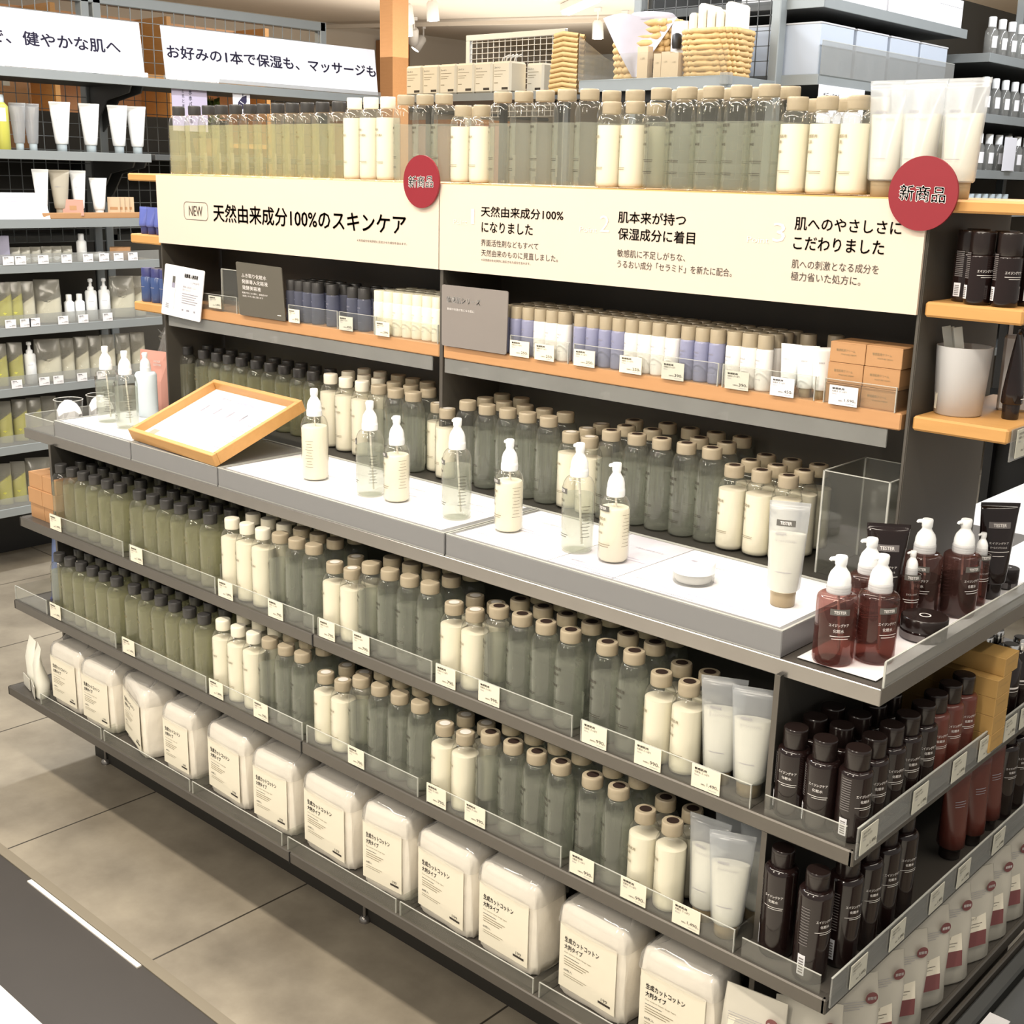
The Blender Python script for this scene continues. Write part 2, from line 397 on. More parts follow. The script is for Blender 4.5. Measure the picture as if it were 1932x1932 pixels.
for z in (-0.158, -0.319): part('end_shelf', MB().box(0.957, 1.094, 0.0, 0.283, H+z-0.021, H+z, 0, 0.003), ['oak'])
ct = MB().box(-1.120, 1.083, -0.290, 0.575, ZC-0.018, ZC, 0, 0.003)
ct.box(-1.121, 1.084, -0.2925, -0.288, ZC-0.022, ZC+0.0015, 1, 0.001)
ct.box(1.082, 1.0855, -0.2925, 0.575, ZC-0.022, ZC+0.0015, 1, 0.001)
part('counter', ct, ['shelf_metal', 'aluminium'])
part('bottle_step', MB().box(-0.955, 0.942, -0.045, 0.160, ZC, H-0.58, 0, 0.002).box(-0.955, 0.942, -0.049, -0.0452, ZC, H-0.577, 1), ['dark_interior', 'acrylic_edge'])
def lower(z, yf, x0, x1):
    m = MB().box(x0, x1, yf, 0.28-yf, H+z-0.006, H+z, 0, 0.001)
    m.box(x0-0.001, x1+0.001, yf-0.002, yf+0.006, H+z-0.022, H+z+0.0012, 1, 0.002)
    m.box(x1-0.006, x1+0.002, yf-0.002, 0.282-yf, H+z-0.022, H+z+0.0012, 1, 0.002)
    m.box(x0-0.002, x0+0.006, yf-0.002, 0.282-yf, H+z-0.022, H+z+0.0012, 1, 0.002)
    m.box(-0.0012, 0.0012, yf-0.0035, yf, H+z-0.022, H+z+0.0014, 2)
    part('shelf', m, ['shelf_metal', 'shelf_lip', 'black'])
lower(-0.827, -0.323, -1.113, 1.085)
lower(-1.031, -0.354, -1.113, 1.083)
lower(-1.247, -0.388, -1.112, 1.092)
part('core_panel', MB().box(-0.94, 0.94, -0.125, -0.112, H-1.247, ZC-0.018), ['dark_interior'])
for x in (-0.985, 0.945):
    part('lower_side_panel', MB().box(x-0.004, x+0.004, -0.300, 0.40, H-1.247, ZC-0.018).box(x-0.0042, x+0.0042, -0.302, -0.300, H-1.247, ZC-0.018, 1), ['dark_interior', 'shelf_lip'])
part('plinth', MB().box(-1.06, 1.04, -0.20, 0.48, 0.0, H-1.272), ['plinth'])
for x in (-1.0, 0.0, 0.95):
    part('levelling_foot', MB().lathe([(0.004, 0.012), (0.004, H-1.26)], 8).lathe([(0.012, 0), (0.012, 0.008), (0.006, 0.013)], 10), ['aluminium']).location = (x, -0.205, 0)
part('bumper_rail', MB().box(1.110, 1.135, -0.36, 1.4, H-1.30, H-1.27, 0, 0.004).box(1.100, 1.108, -0.38, 1.4, H-1.29, H-1.262, 1, 0.002), ['dark_grey_steel', 'shelf_lip'])

# low dark fixture standing beside the end of the gondola
LF = thing('low_plinth_fixture', 'low dark grey plinth with a white tag beside the gondola end', 'display stand', (1.30, 0.45, 0))
obj('top_board', MB().box(-0.148, 0.148, -0.9, 0.9, 0.215, 0.228, 0, 0.003).mesh('top_board', ['dark_grey_steel']), LF)
obj('base', MB().box(-0.14, 0.14, -0.88, 0.88, 0.0, 0.215).mesh('base', ['plinth']), LF)
obj('white_tag', MB().box(-0.15, -0.118, -0.43, -0.365, 0.228, 0.2295).mesh('white_tag', ['paper_white']), LF)

# ------------------------------------------------------------------ the two header signs and their red badges
def sign(name, label, x0, x1, lines, extra=None):
    t = thing(name, label, 'sign', (0, 0, 0), group='header signs under the top shelf')
    lm = MB().box(x0, x1, -0.0075, -0.0025, H-0.1770, H-0.0215, 3)
    for (txt, a, b, zt, zb, bold, k) in lines: lm.flat_text(txt, a, b, H+zb, H+zt, -0.0082, k, bold)
    if extra: extra(lm)
    obj('board', lm.mesh('board', ['ink_brown', 'ink_brown', 'ink_pale', 'sign_cream']), t)
    obj('back_clip', MB().box((x0+x1)/2-.02, (x0+x1)/2+.02, -.0025, -.0002, H-.036, H-.024).mesh('back_clip', ['aluminium']), t)
    return t
def newbox(m):
    x0, x1, z0, z1, r, w = -0.838, -0.743, H-0.1185, H-0.0785, 0.011, 0.0011
    def ring(d):
        out = []
        for cx, cz, a0 in ((x1-r, z1-r, 0), (x0+r, z1-r, 90), (x0+r, z0+r, 180), (x1-r, z0+r, 270)):
            for k in range(7):
                a = math.radians(a0+15*k); out.append((cx+(r+d)*math.cos(a), -0.0082, cz+(r+d)*math.sin(a)))
        return out
    m.loft([ring(0), ring(-w)], 0, False, False, False)
sign('header_sign', 'cream header sign reading NEW and one line of large brown lettering', -0.949, -0.002,
     [('NEW', -0.818, -0.764, -0.0875, -0.1095, -0.004, 0), ('天然由来成分100%のスキンケア', -0.722, -0.091, -0.080, -0.1185, 0.014, 0),
      ('＊天然成分を化学的に反応させた成分を含みます。', -0.234, -0.088, -0.1325, -0.1375, 0.0, 0)], newbox)
sign('header_sign', 'cream header sign with three numbered columns of brown lettering', 0.001, 0.949,
     [('天然由来成分100%', 0.108, 0.302, -0.0575, -0.0755, 0.012, 0), ('になりました', 0.110, 0.233, -0.0845, -0.103, 0.012, 0),
      ('界面活性剤などもすべて', 0.109, 0.247, -0.1155, -0.1275, 0.006, 0), ('天然由来のものに見直しました。', 0.110, 0.293, -0.1335, -0.1455, 0.006, 0),
      ('＊天然成分を化学的に反応させた成分を含みます。', 0.110, 0.230, -0.150, -0.1545, 0.0, 0),
      ('肌本来が持つ', 0.420, 0.554, -0.055, -0.0735, 0.012, 0), ('保湿成分に着目', 0.421, 0.573, -0.0815, -0.1005, 0.012, 0),
      ('敏感肌に不足しがちな、', 0.421, 0.557, -0.116, -0.1285, 0.006, 0), ('うるおい成分「セラミド」を新たに配合。', 0.422, 0.645, -0.1335, -0.146, 0.006, 0),
      ('肌へのやさしさに', 0.748, 0.915, -0.0515, -0.070, 0.012, 0), ('こだわりました', 0.748, 0.892, -0.079, -0.098, 0.012, 0),
      ('肌への刺激となる成分を', 0.748, 0.887, -0.1125, -0.1255, 0.006, 0), ('極力省いた処方に。', 0.748, 0.861, -0.1305, -0.1435, 0.006, 0),
      ('Point', 0.038, 0.073, -0.083, -0.092, 0.01, 2), ('1', 0.083, 0.091, -0.063, -0.090, 0.01, 2),
      ('Point', 0.339, 0.377, -0.083, -0.092, 0.01, 2), ('2', 0.382, 0.402, -0.063, -0.090, 0.01, 2),
      ('Point', 0.668, 0.706, -0.083, -0.092, 0.01, 2), ('3', 0.712, 0.733, -0.061, -0.089, 0.01, 2)])
def badge(x, z, r, label, sl):
    t = thing('round_badge', label, 'sign', (x, -0.0125, H+z), group='red round badges on the header signs')
    m = MB()
    m.loft([[(r*math.cos(2*PI*j/64), y, r*math.sin(2*PI*j/64)) for j in range(64)] for y in (-0.002, 0.002)])
    m.text('新商品', lambda u, v: (-0.033+0.066*u, -0.0026, -0.0105+0.021*v+sl*(u-.5)), 1, 0.03)
    obj('disc', m.mesh('disc', ['red_card', 'ink_white']), t)
    obj('peg', MB().box(-0.004, 0.004, 0.002, 0.0048, -0.03, -0.02).mesh('peg', ['aluminium']), t)
badge(-0.043, -0.018, 0.048, 'round red badge where the two header signs meet', 0.002)
badge(0.943, -0.013, 0.0495, 'round red badge at the outer top corner of the three-column sign', -0.002)

# ------------------------------------------------------------------ price cards, shelf guards
def price_card(label, x, y, ztop, w, h, price, group, col='paper_cream', small='敏感肌用', rot=0.0, lean=0.0):
    t = thing('price_card', label, 'price tag', (x, y, ztop-h), (lean, 0, rot), group)
    m = MB().box(0, w, -0.0006, 0.0006, 0, h, 2)
    m.flat_text(small, 0.10*w, 0.52*w, 0.80*h, 0.90*h, -0.0010, 0, 0.02)
    m.flat_text('化粧水 さっぱり', 0.10*w, 0.62*w, 0.66*h, 0.76*h, -0.0010, 0, 0.01)
    m.flat_text('50mL', 0.10*w, 0.28*w, 0.54*h, 0.61*h, -0.0010, 1, 0.0)
    m.flat_text(price, (0.98-0.085*len(price))*w if len(price) > 4 else 0.60*w, 0.90*w, 0.20*h, 0.36*h, -0.0010, 0, 0.008)
    m.flat_text('消費税込', 0.34*w, 0.58*w if len(price) < 5 else 0.50*w, 0.20*h, 0.27*h, -0.0010, 0, 0.0)
    m.flat_text('円', 0.91*w, 0.96*w, 0.20*h, 0.26*h, -0.0010, 0, 0.0)
    m.bar(0.60*w, 0.90*w, 0.10*h, 0.115*h, -0.0010, 1)
    obj('card', m.mesh('card', ['ink_brown', 'ink_grey', col]), t)
    return t
def guard(label, x0, x1, y, z, h, group, back=0.16):
    t = thing('shelf_guard', label, 'shelf guard', (x0, y, z), group=group)
    w = x1-x0
    m = MB().box(0, w, 0, 0.0022, 0, h)
    obj('front_pane', m.mesh('front_pane', ['acrylic']), t)
    obj('edge_strip', MB().box(0, w, 0.0001, 0.0021, h, h+0.0008).box(w-0.0012, w, -0.0003, 0.0024, 0, h).box(0, 0.0012, -0.0003, 0.0024, 0, h).mesh('edge_strip', ['acrylic_edge']), t)
    for xx in (0.0, w-0.0018):
        obj('divider', MB().box(xx, xx+0.0018, 0.0024, back, 0, h).mesh('divider', ['acrylic']), t)
    return t
edges1 = [(-0.972, -0.655), (-0.628, -0.312), (-0.301, -0.003), (0.010, 0.309), (0.319, 0.615), (0.632, 0.930)]
prices1 = {0: [(-0.968, 0.05, '1,490')], 1: [(-0.621, 0.047, '1,490')], 2: [(-0.298, 0.048, '1,890'), (-0.136, 0.045, '790')],
           3: [(0.016, 0.044, '790'), (0.110, 0.044, '790')], 4: [(0.321, 0.046, '790'), (0.420, 0.046, '990')],
           5: [(0.636, 0.047, '990'), (0.735, 0.047, '990'), (0.835, 0.047, '1,490')]}
edges2 = [(-1.113, -0.960), (-0.942, -0.655), (-0.628, -0.312), (-0.301, -0.003), (0.010, 0.309), (0.331, 0.628), (0.645, 0.940)]
prices2 = {1: [(-0.939, 0.048, '1,490')], 2: [(-0.622, 0.047, '1,490')], 3: [(-0.297, 0.046, '1,890'), (-0.150, 0.045, '790')],
           4: [(0.130, 0.043, '790')], 5: [(0.333, 0.046, '790'), (0.423, 0.046, '990')],
           6: [(0.648, 0.046, '990'), (0.745, 0.046, '990'), (0.838, 0.047, '1,490')]}
for ed, pr, y, z, zt, where in ((edges1, prices1, -0.3205, -0.827, -0.790, 'shelf directly under the counter'), (edges2, prices2, -0.3515, -1.031, -0.992, 'shelf above the cotton packs')):
    n = 0; c = 0
    for i, (a, b) in enumerate(ed):
        guard(f'{ORD[n]} clear acrylic guard from blue-pouch end, {where}', a, b, y, H+z, 0.036, 'clear shelf guards on the lower shelves'); n += 1
        for (x, w, p) in pr.get(i, ()):
            price_card(f'{ORD[c]} price card from far end, {where}, reading {p}', x, y-0.0015, H+zt, w, 0.0345, p, 'price cards on the lower shelves', 'paper_cream'); c += 1

# cards standing on the middle oak shelf
ZM = H-0.319
mt = [(-0.463, 0.037, '390', 'paper_cream'), (-0.296, 0.043, '450', 'card_pale'), (-0.183, 0.041, '390', 'paper_cream'), (0.183, 0.046, '250', 'paper_cream'), (0.243, 0.045, '250', 'paper_cream'),
      (0.334, 0.046, '250', 'paper_cream'), (0.434, 0.046, '250', 'paper_cream'), (0.521, 0.044, '390', 'card_pale'), (0.644, 0.043, '390', 'card_pale'), (0.726, 0.041, '450', 'paper_white'), (0.826, 0.046, '1,590', 'paper_white')]
mat('card_pale', (0.56, 0.55, 0.47), 0.6, var=0.01)
for i, (x, w, p, c) in enumerate(mt):
    price_card(f'{ORD[i]} price card from the white product card along the middle wood shelf', x, -0.0045, H-0.2905, w, 0.0285, p, 'price cards on the middle wood shelf', c)
price_card('grey price card in a clip under the small acrylic holder', -0.758, -0.0045, H-0.2855, 0.048, 0.0275, '1,890', None, 'card_pale')
obj_guard = [(-0.80, -0.655), (-0.468, -0.305), (-0.300, -0.190), (-0.186, -0.008), (0.180, 0.318), (0.330, 0.628), (0.636, 0.80), (0.815, 0.930)]
for i, (a, b) in enumerate(obj_guard):
    guard(f'{ORD[i]} low clear guard from the white product card on the middle wood shelf', a, b, -0.0015, ZM, 0.036, 'low clear guards on the middle wood shelf', 0.10)

def placard(name, label, quadxz, y, col, build, thick=0.002, cat='card'):
    """a flat card given by its four corners (x, z), standing on the plane y"""
    (x0, z0), (x1, z1), (x2, z2), (x3, z3) = quadxz           # tl, tr, br, bl
    t = thing(name, label, cat, (x3, y, H+min(z2, z3)))
    bx, bz = x3, min(z2, z3)
    def fn(u, v, d=0.0):
        xa = x3+(x2-x3)*u; za = z3+(z2-z3)*u; xb = x0+(x1-x0)*u; zb = z0+(z1-z0)*u
        return (xa+(xb-xa)*v-bx, d, za+(zb-za)*v-bz)
    r = 0.03; prof = []
    for cu, cv, a0 in ((1-r, 1-r, 0), (r, 1-r, 90), (r, r, 180), (1-r, r, 270)):
        for k in range(4):
            a = math.radians(a0+30*k); prof.append((cu+r*math.cos(a), cv+r*math.sin(a)))
    m = MB().loft([[fn(u, v, d) for u, v in prof] for d in (-thick/2, thick/2)], 0, True, True, False)
    obj('card', m.mesh('card', [col]), t)
    pm = MB(); mats = build(pm, lambda u, v: fn(u, v, -thick/2-0.0005))
    obj('print', pm.mesh('print', mats), t)
    return t
def region(fn, a, b, c, d): return lambda u, v: fn(a+(b-a)*u, c+(d-c)*v)
def rect(m, fn, a, b, c, d, k): m.quad(fn(a, c), fn(b, c), fn(b, d), fn(a, d), k)
def white_card(m, fn):
    m.text('発酵導入美容液', region(fn, .52, .86, .80, .88), 0, 0.03)
    m.text('1,990円', region(fn, .70, .90, .695, .745), 1, 0.0)
    for i, t in enumerate(('発酵導入美容液でうるおい', '肌をととのえる')): m.text(t, region(fn, .50, .86 if i == 0 else .70, .60-.06*i, .645-.06*i), 1, 0.01)
    for i in range(5): rect(m, fn, .50, .90-.04*(i % 3), .48-.045*i, .495-.045*i, 1)
    rect(m, fn, .22, .30, .56, .66, 2); rect(m, fn, .23, .295, .66, .79, 3); rect(m, fn, .21, .31, .14, .56, 4)
    for i in range(3): rect(m, fn, .10, .18, .22-.035*i, .235-.035*i, 1)
    for a, b in ((.52, .56), (.64, .71), (.82, .86)): rect(m, fn, a, b, .15, .185, 1)
    return ['ink_brown', 'ink_grey', 'lavender_grey', 'tester_grey', 'sign_white']
placard('product_card', 'white product card with a pictured bottle at the end of the middle wood shelf', [(-0.921, -0.2235), (-0.761, -0.231), (-0.788, -0.350), (-0.949, -0.3435)], -0.010, 'paper_white', white_card)
def dark_card(m, fn):
    for i, t in enumerate(('ふき取り化粧水', '発酵導入化粧液', '発酵美容液')):
        m.text(t, region(fn, .11, (.66, .68, .52)[i], .72-.115*i, .80-.115*i), 0, 0.01)
    m.text('乾燥が気になる肌に、保湿成分が', region(fn, .10, .66, .415, .45), 0, 0.0)
    m.text('浸透しやすい肌に整えます', region(fn, .10, .56, .355, .39), 0, 0.0)
    rect(m, fn, .84, .92, .085, .10, 0)
    return ['ink_white']
placard('series_card', 'charcoal card with three lines of white lettering on the middle shelf', [(-0.645, -0.202), (-0.481, -0.205), (-0.471, -0.3185), (-0.636, -0.3185)], -0.0065, 'card_charcoal', dark_card)
def grey_card(m, fn):
    m.text('敏感肌シリーズ', region(fn, .08, .60, .72, .82), 0, 0.02)
    m.text('乾燥や刺激が気になる肌に', region(fn, .09, .51, .595, .635), 0, 0.0)
    return ['ink_white']
placard('series_card', 'square grey card with one large white line beside the centre panel', [(0.008, -0.204), (0.178, -0.204), (0.176, -0.3185), (0.009, -0.3185)], -0.0065, 'card_grey', grey_card)
t = thing('card_holder', 'small empty clear acrylic card holder behind the grey price clip', 'card holder', (-0.727, 0.010, ZM))
obj('pane', MB().box(0, 0.066, 0, 0.003, 0.0, 0.094).mesh('pane', ['acrylic']), t)
obj('rim', MB().box(0, 0.066, 0, 0.003, 0.094, 0.0955).box(0.064, 0.066, -0.0005, 0.0035, 0, 0.094).box(0.0, 0.0015, -0.0005, 0.0035, 0, 0.094).mesh('rim', ['acrylic_edge']), t)
# ------------------------------------------------------------------ bottle kinds
def shoulder(R, rn, zs, zn, n=6):
    return [(rn+(R-rn)*math.cos(k/n*PI/2)**0.9, zs+(zn-zs)*math.sin(k/n*PI/2)) for k in range(n+1)]
def cap_mesh(r, z0, z1, capm, dot=None, seg=20):
    m = MB()
    m.lathe([(r*0.96, z0), (r, z0+0.0015), (r, z1-0.003), (r*0.985, z1-0.0012), (r*0.93, z1)], seg, 0)
    m.lathe([(r*1.012, z1-0.0068), (r*1.012, z1-0.0058)], seg, 0, False, False)
    if dot:
        m.add([(r*0.58*math.cos(2*PI*j/20), r*0.58*math.sin(2*PI*j/20), z1+0.0003) for j in range(20)], [tuple(range(20))], 1)
    return m.mesh('cap', [capm]+([dot] if dot else []))
def bottle_kind(name, cat, R, Ht, rc, hc, zs, level, capm, liq, title, tz, ink, foot, dot=None, sticker=False, shell='clear_plastic', seg=22, opaque=False, barcode=False):
    zn = Ht-hc-0.0005; rn = rc*0.80
    prof = [(R*0.80, 0.0), (R*0.93, 0.0012), (R*0.99, 0.005), (R, 0.010), (R, zs)]+shoulder(R, rn, zs, zn)[1:]
    b = MB().lathe(prof, seg, 0, True, False)
    e = R+0.0004
    for (t, z0, h, w, a) in title: b.wrap_text(t, e, a, w, z0, z0+h, 1, 0.012)
    for (z0, w, a) in foot:
        b.wrap_bar(e, a, w, z0, z0+0.0007, 1); b.wrap_bar(e, a+0.12, w*0.72, z0-0.0027, z0-0.0020, 1)
    mats = [shell, ink]
    if sticker:
        b.wrap_bar(e, 2.2, 0.022, Ht*0.10, Ht*0.33, 2); mats.append('acrylic_edge')
    if barcode:
        b.wrap_bar(e, -1.15, 0.011, Ht*0.08, Ht*0.27, 2); mats.append('barcode_label')
        for k in range(14): b.wrap_bar(e, -1.15, 0.013, Ht*0.36+k*Ht*0.026, Ht*0.36+k*Ht*0.026+0.0014, 3)
        mats.append('brown_label')
        for k in range(6): b.wrap_bar(e+0.0002, -1.15, 0.007, Ht*(0.10+0.025*k), Ht*(0.113+0.025*k), 3)
    parts = [('body', b.mesh('body', mats)), ('cap', cap_mesh(rc, zn, Ht, capm, dot))]
    if liq:
        d = 0.0013; lp = [(R*0.78, 0.0022), (R*0.93, 0.004), (R-d, 0.010), (R-d, min(zs, level))]
        for r, z in shoulder(R-d, rn-d, zs, zn)[1:]:
            if z < level: lp.append((r, z))
        if level > zs:
            sh = shoulder(R-d, rn-d, zs, zn, 24); lp.append((min(sh, key=lambda q: abs(q[1]-level))[0], level))
        parts.append(('liquid', MB().lathe(lp, seg, 0, True, True).mesh('liquid', [liq])))
    return Kind(name, cat, parts)
BK = {}
BK['A'] = bottle_kind('toner_bottle', 'bottle', .0243, .152, .0142, .0195, .106, .109, 'cap_dark', 'liquid_yellow',
    [('発酵導入', .0905, .0036, .014, -.55), ('化粧液', .081, .0042, .018, -.45)], 0, 'ink_tan', [(.036, .020, -.3)], sticker=True)
BK['B'] = bottle_kind('toner_bottle', 'bottle', .0243, .158, .0150, .0205, .112, .119, 'cap_white', 'milk',
    [('敏感肌用', .0945, .0042, .017, -.55), ('ふきとり化粧水', .084, .0045, .027, -.30)], 0, 'ink_tan', [(.036, .020, -.1)])
BK['C'] = bottle_kind('toner_bottle', 'bottle', .0243, .160, .0165, .0175, .113, .106, 'cap_beige', 'liquid_clear',
    [('敏感肌用', .0970, .0046, .019, -.55), ('化粧水', .0885, .0046, .015, -.62), ('さっぱり', .0705, .0032, .012, -.68)], 0, 'ink_brown', [(.046, .024, -.3), (.028, .022, -.3)], sticker=True)
BK['E'] = bottle_kind('toner_bottle', 'bottle', .0243, .158, .0165, .0175, .111, .105, 'cap_beige', 'liquid_clear',
    [('敏感肌用', .0965, .0050, .021, -.50), ('化粧水', .0870, .0050, .017, -.58), ('高保湿', .0690, .0040, .014, -.62)], 0, 'ink_brown', [(.046, .026, -.25), (.028, .024, -.25)], dot='cap_dot', sticker=True)
BK['D'] = bottle_kind('emulsion_bottle', 'bottle', .0240, .1385, .0160, .0185, .097, .101, 'cap_beige', 'milk',
    [('敏感肌用', .0805, .0042, .018, -.50), ('乳液', .0725, .0042, .010, -.66), ('さっぱり', .0585, .0030, .012, -.62)], 0, 'ink_tan', [(.033, .024, -.25)], dot='cap_disc_white')
BK['F'] = bottle_kind('emulsion_bottle', 'bottle', .0240, .139, .0160, .0185, .097, .100, 'cap_beige', 'milk',
    [('敏感肌用', .0805, .0046, .020, -.45), ('乳液', .0725, .0046, .011, -.62), ('高保湿', .0590, .0038, .013, -.60)], 0, 'ink_tan', [(.033, .026, -.2)], dot='cap_dot')
DESC = {'A': 'black-capped clear bottle', 'B': 'white-capped milky bottle', 'C': 'plain beige-capped clear bottle', 'E': 'dark-dotted beige-capped clear bottle',
        'D': 'plain beige-capped white bottle', 'F': 'dark-dotted beige-capped white bottle'}
COUNT = {}
def stock(k, x, y, z, rowname, place, group, scale=None):
    key = (k, rowname, place); n = COUNT.get(key, 0); COUNT[key] = n+1
    return BK[k].place((x, y, z), random.uniform(-.22, .22), f'{ORD[n]} {DESC[k]} from far end, {rowname} row {place}', group, scale)

# on top of the gondola
TOP = [('A', (-.906, -.842, -.788, -.738, -.684, -.632, -.583, -.5335, -.484, -.4345, -.3855, -.334)), ('B', (-.286, -.2365, -.187)), ('C', (-.136, -.083, -.032)), ('D', (.018, .0665)),
       ('C', (.117, .1675, .217, .2665, .316)), ('D', (.3645, .413)), ('E', (.4635, .5135, .563, .6135, .663)), ('F', (.7125, .7615, .811))]
ZT = H-0.0195
for k, xs in TOP:
    for x in xs: stock(k, x, 0.034, ZT, 'front', 'atop the gondola', 'bottles standing on the gondola top')
for k, xs in (('D', (-.010,)), ('C', (.322, .372)), ('D', (.417,)), ('E', (.467, .517, .567, .617, .667)), ('F', (.717, .766, .815))):
    for x in xs: stock(k, x, 0.086, ZT, 'second', 'atop the gondola', 'bottles standing on the gondola top')

# on the step behind the testers
ZS = H-0.58
CTR = {'front': [('A', [(-.949, .056), (-.868, .050), (-.813, .050), (-.762, .047), (-.711, .047), (-.656, .049), (-.605, .050), (-.554, .050), (-.498, .048), (-.445, .045)]),
                 ('B', [(-.363, .026), (-.306, .020), (-.249, .016)]), ('C', [(-.179, .000), (-.124, -.004), (-.073, -.004)]), ('D', [(-.041, .034), (.014, .005)]),
                 ('C', [(.064, .010), (.119, .006), (.170, .008), (.221, .006), (.272, .006)]), ('D', [(.3205, .011), (.3695, .004)]),
                 ('E', [(.4190, .001), (.469, .008), (.5185, .011), (.568, .012), (.6175, .013)]), ('F', [(.668, .003), (.7165, .006), (.765, .005)])],
       'second': [('A', [(-.930, .104), (-.876, .102), (-.826, .101), (-.770, .100), (-.709, .098), (-.655, .100), (-.606, .101), (-.557, .101), (-.504, .100), (-.448, .096)]),
                  ('B', [(-.365, .077), (-.308, .073), (-.256, .067)]), ('C', [(-.189, .052), (-.137, .050), (-.086, .050)]), ('D', [(-.037, .084)]),
                  ('C', [(.062, .061), (.115, .058), (.166, .060), (.216, .059), (.266, .060)]), ('D', [(.318, .061)]), ('E', [(.4115, .053), (.462, .062), (.558, .064), (.611, .066)]),
                  ('F', [(.666, .055), (.7155, .055), (.764, .055)])],
       'third': [('B', [(-.373, .130), (-.318, .128)]), ('C', [(-.251, .120), (-.197, .112), (-.145, .104)]), ('C', [(.055, .116), (.110, .112)]), ('D', [(.310, .112)]),
                 ('E', [(.389, .106), (.448, .126), (.501, .120), (.552, .124), (.603, .126)]), ('F', [(.662, .109), (.711, .109), (.760, .109)])]}
for row in ('front', 'second', 'third'):
    for k, L in CTR[row]:
        for x, y in L: stock(k, x, y, ZS, row, 'behind the testers', 'bottles on the step behind the testers')

# on the two shelves under the counter
S1 = [('A', (-.962, -.911, -.861, -.811, -.758, -.7055, -.628, -.576, -.524, -.472, -.419, -.367)), ('B', (-.292, -.2425, -.192)), ('C', (-.137, -.087, -.037)), ('D', (.022, .0705)), ('C', (.121, .171, .221, .271)),
      ('D', (.3285, .377)), ('E', (.430, .480, .530, .580)), ('E', (.651, .701)), ('F', (.751, .7995))]
S2 = [('A', (-.940, -.891, -.841, -.791, -.740, -.690, -.618, -.566, -.514, -.462, -.409, -.356)), ('B', (-.291, -.240, -.189)), ('C', (-.137, -.087, -.037)), ('D', (.029, .078)), ('C', (.129, .179, .230, .281)),
      ('D', (.3405, .389)), ('E', (.446, .496, .546, .5955)), ('E', (.658, .708)), ('F', (.758, .8065))]
for S, y0, z, place in ((S1, -.288, -.827, 'directly under counter'), (S2, -.319, -1.031, 'on the shelf above cotton packs')):
    for k, xs in S:
        for x in xs: stock(k, x, y0, H+z, 'front', place, 'bottles on the two shelves under the counter')
    for r, rn in ((1, 'second'), (2, 'third')):
        for k, xs in S:
            for i, x in enumerate(xs):
                if k in 'DF' and r == 2: continue
                kk = k
                stock(kk, x+random.uniform(-.0002, .0002), y0+0.0505*r, H+z, rn, place, 'bottles on the two shelves under the counter')

# ------------------------------------------------------------------ tubes
def tube_parts(Ht, R, w, hcap, body, cap, title=None, ink='ink_grey', seg=24, band=None):
    m = MB(); n = 9; rings = []
    prof = [(0.0, R*0.9, R*0.9), (0.02, R, R)]+[(t, R+(w/2-R)*t, R*(1-t)**0.75+0.0012) for t in (.15, .3, .45, .6, .72, .82, .9, .95)]+[(.951, w/2, .0013), (1.0, w/2, .0013)]
    for t, a, b in prof:
        z = hcap+(Ht-hcap)*t
        rings.append([(a*math.copysign(abs(math.cos(2*PI*j/seg))**0.9, math.cos(2*PI*j/seg)), b*math.sin(2*PI*j/seg), z) for j in range(seg)])
    m.loft(rings, 0)
    mats = [body]
    def front(u, v, x0, x1, z0, z1):
        x = x0+(x1-x0)*u; z = z0+(z1-z0)*v; t = max(0, min(1, (z-hcap)/(Ht-hcap)))
        a = R+(w/2-R)*t; b = R*(1-t)**0.75+0.0012
        q = max(0, 1-(x/a)**2)
        return (x, -b*math.sqrt(q)-0.0006, z)
    if title:
        mats.append(ink)
        for (t, x0, x1, z0, z1) in title:
            if t: m.text(t, lambda u, v: front(u, v, x0, x1, z0, z1), 1, 0.01)
            else:
                vs = []
                for i in range(7): vs += [front(i/6, 0, x0, x1, z0, z1), front(i/6, 1, x0, x1, z0, z1)]
                m.add(vs, [(2*i, 2*i+2, 2*i+3, 2*i+1) for i in range(6)], 1)
    if band:
        mats.append(band[0]); k = len(mats)-1
        x0, x1, z0, z1 = band[1:5]; vs = []
        for i in range(9): vs += [front(i/8, 0, x0, x1, z0, z1), front(i/8, 1, x0, x1, z0, z1)]
        m.add(vs, [(2*i, 2*i+2, 2*i+3, 2*i+1) for i in range(8)], k)
        m.text(band[5], lambda u, v: tuple(c-(0.0004 if q == 1 else 0) for q, c in enumerate(front(u, v, x0+(x1-x0)*.2, x0+(x1-x0)*.8, z0+(z1-z0)*.25, z0+(z1-z0)*.75))), len(mats), 0.03)
        mats.append('ink_white')
    c = MB().lathe([(R*0.70, 0), (R*0.76, 0.001), (R*0.78, hcap*0.6), (R*0.80, hcap)], 18, 0)
    c.lathe([(R*0.80, hcap*0.72), (R*0.80, hcap*0.76)], 18, 0, False, False)
    return [('tube', m.mesh('tube', mats)), ('cap', c.mesh('cap', [cap]))]
GELT = [('敏感肌用', -.017, -.001, .113, .1175), ('オールインワンジェル', -.017, .012, .104, .1075), ('', -.014, .008, .052, .0528)]
gel = Kind('gel_tube', 'tube', tube_parts(.158, .0225, .066, .022, 'frost_tube', 'tube_cap_tan', GELT))
gel_in = None
def gel_fill():
    """cream visible inside the translucent tube, up to two thirds"""
    m = MB(); Ht, R, w, hc = .158, .0205, .061, .024; rings = []; seg = 22
    for t in (0, .02, .15, .3, .45, .60, .66):
        a = R+(w/2-R)*t; b = R*(1-t)**0.75; z = hc+(Ht-hc)*t
        rings.append([(a*math.cos(2*PI*j/seg), b*math.sin(2*PI*j/seg), z) for j in range(seg)])
    return m.loft(rings, 0).mesh('cream', ['tube_cream'])
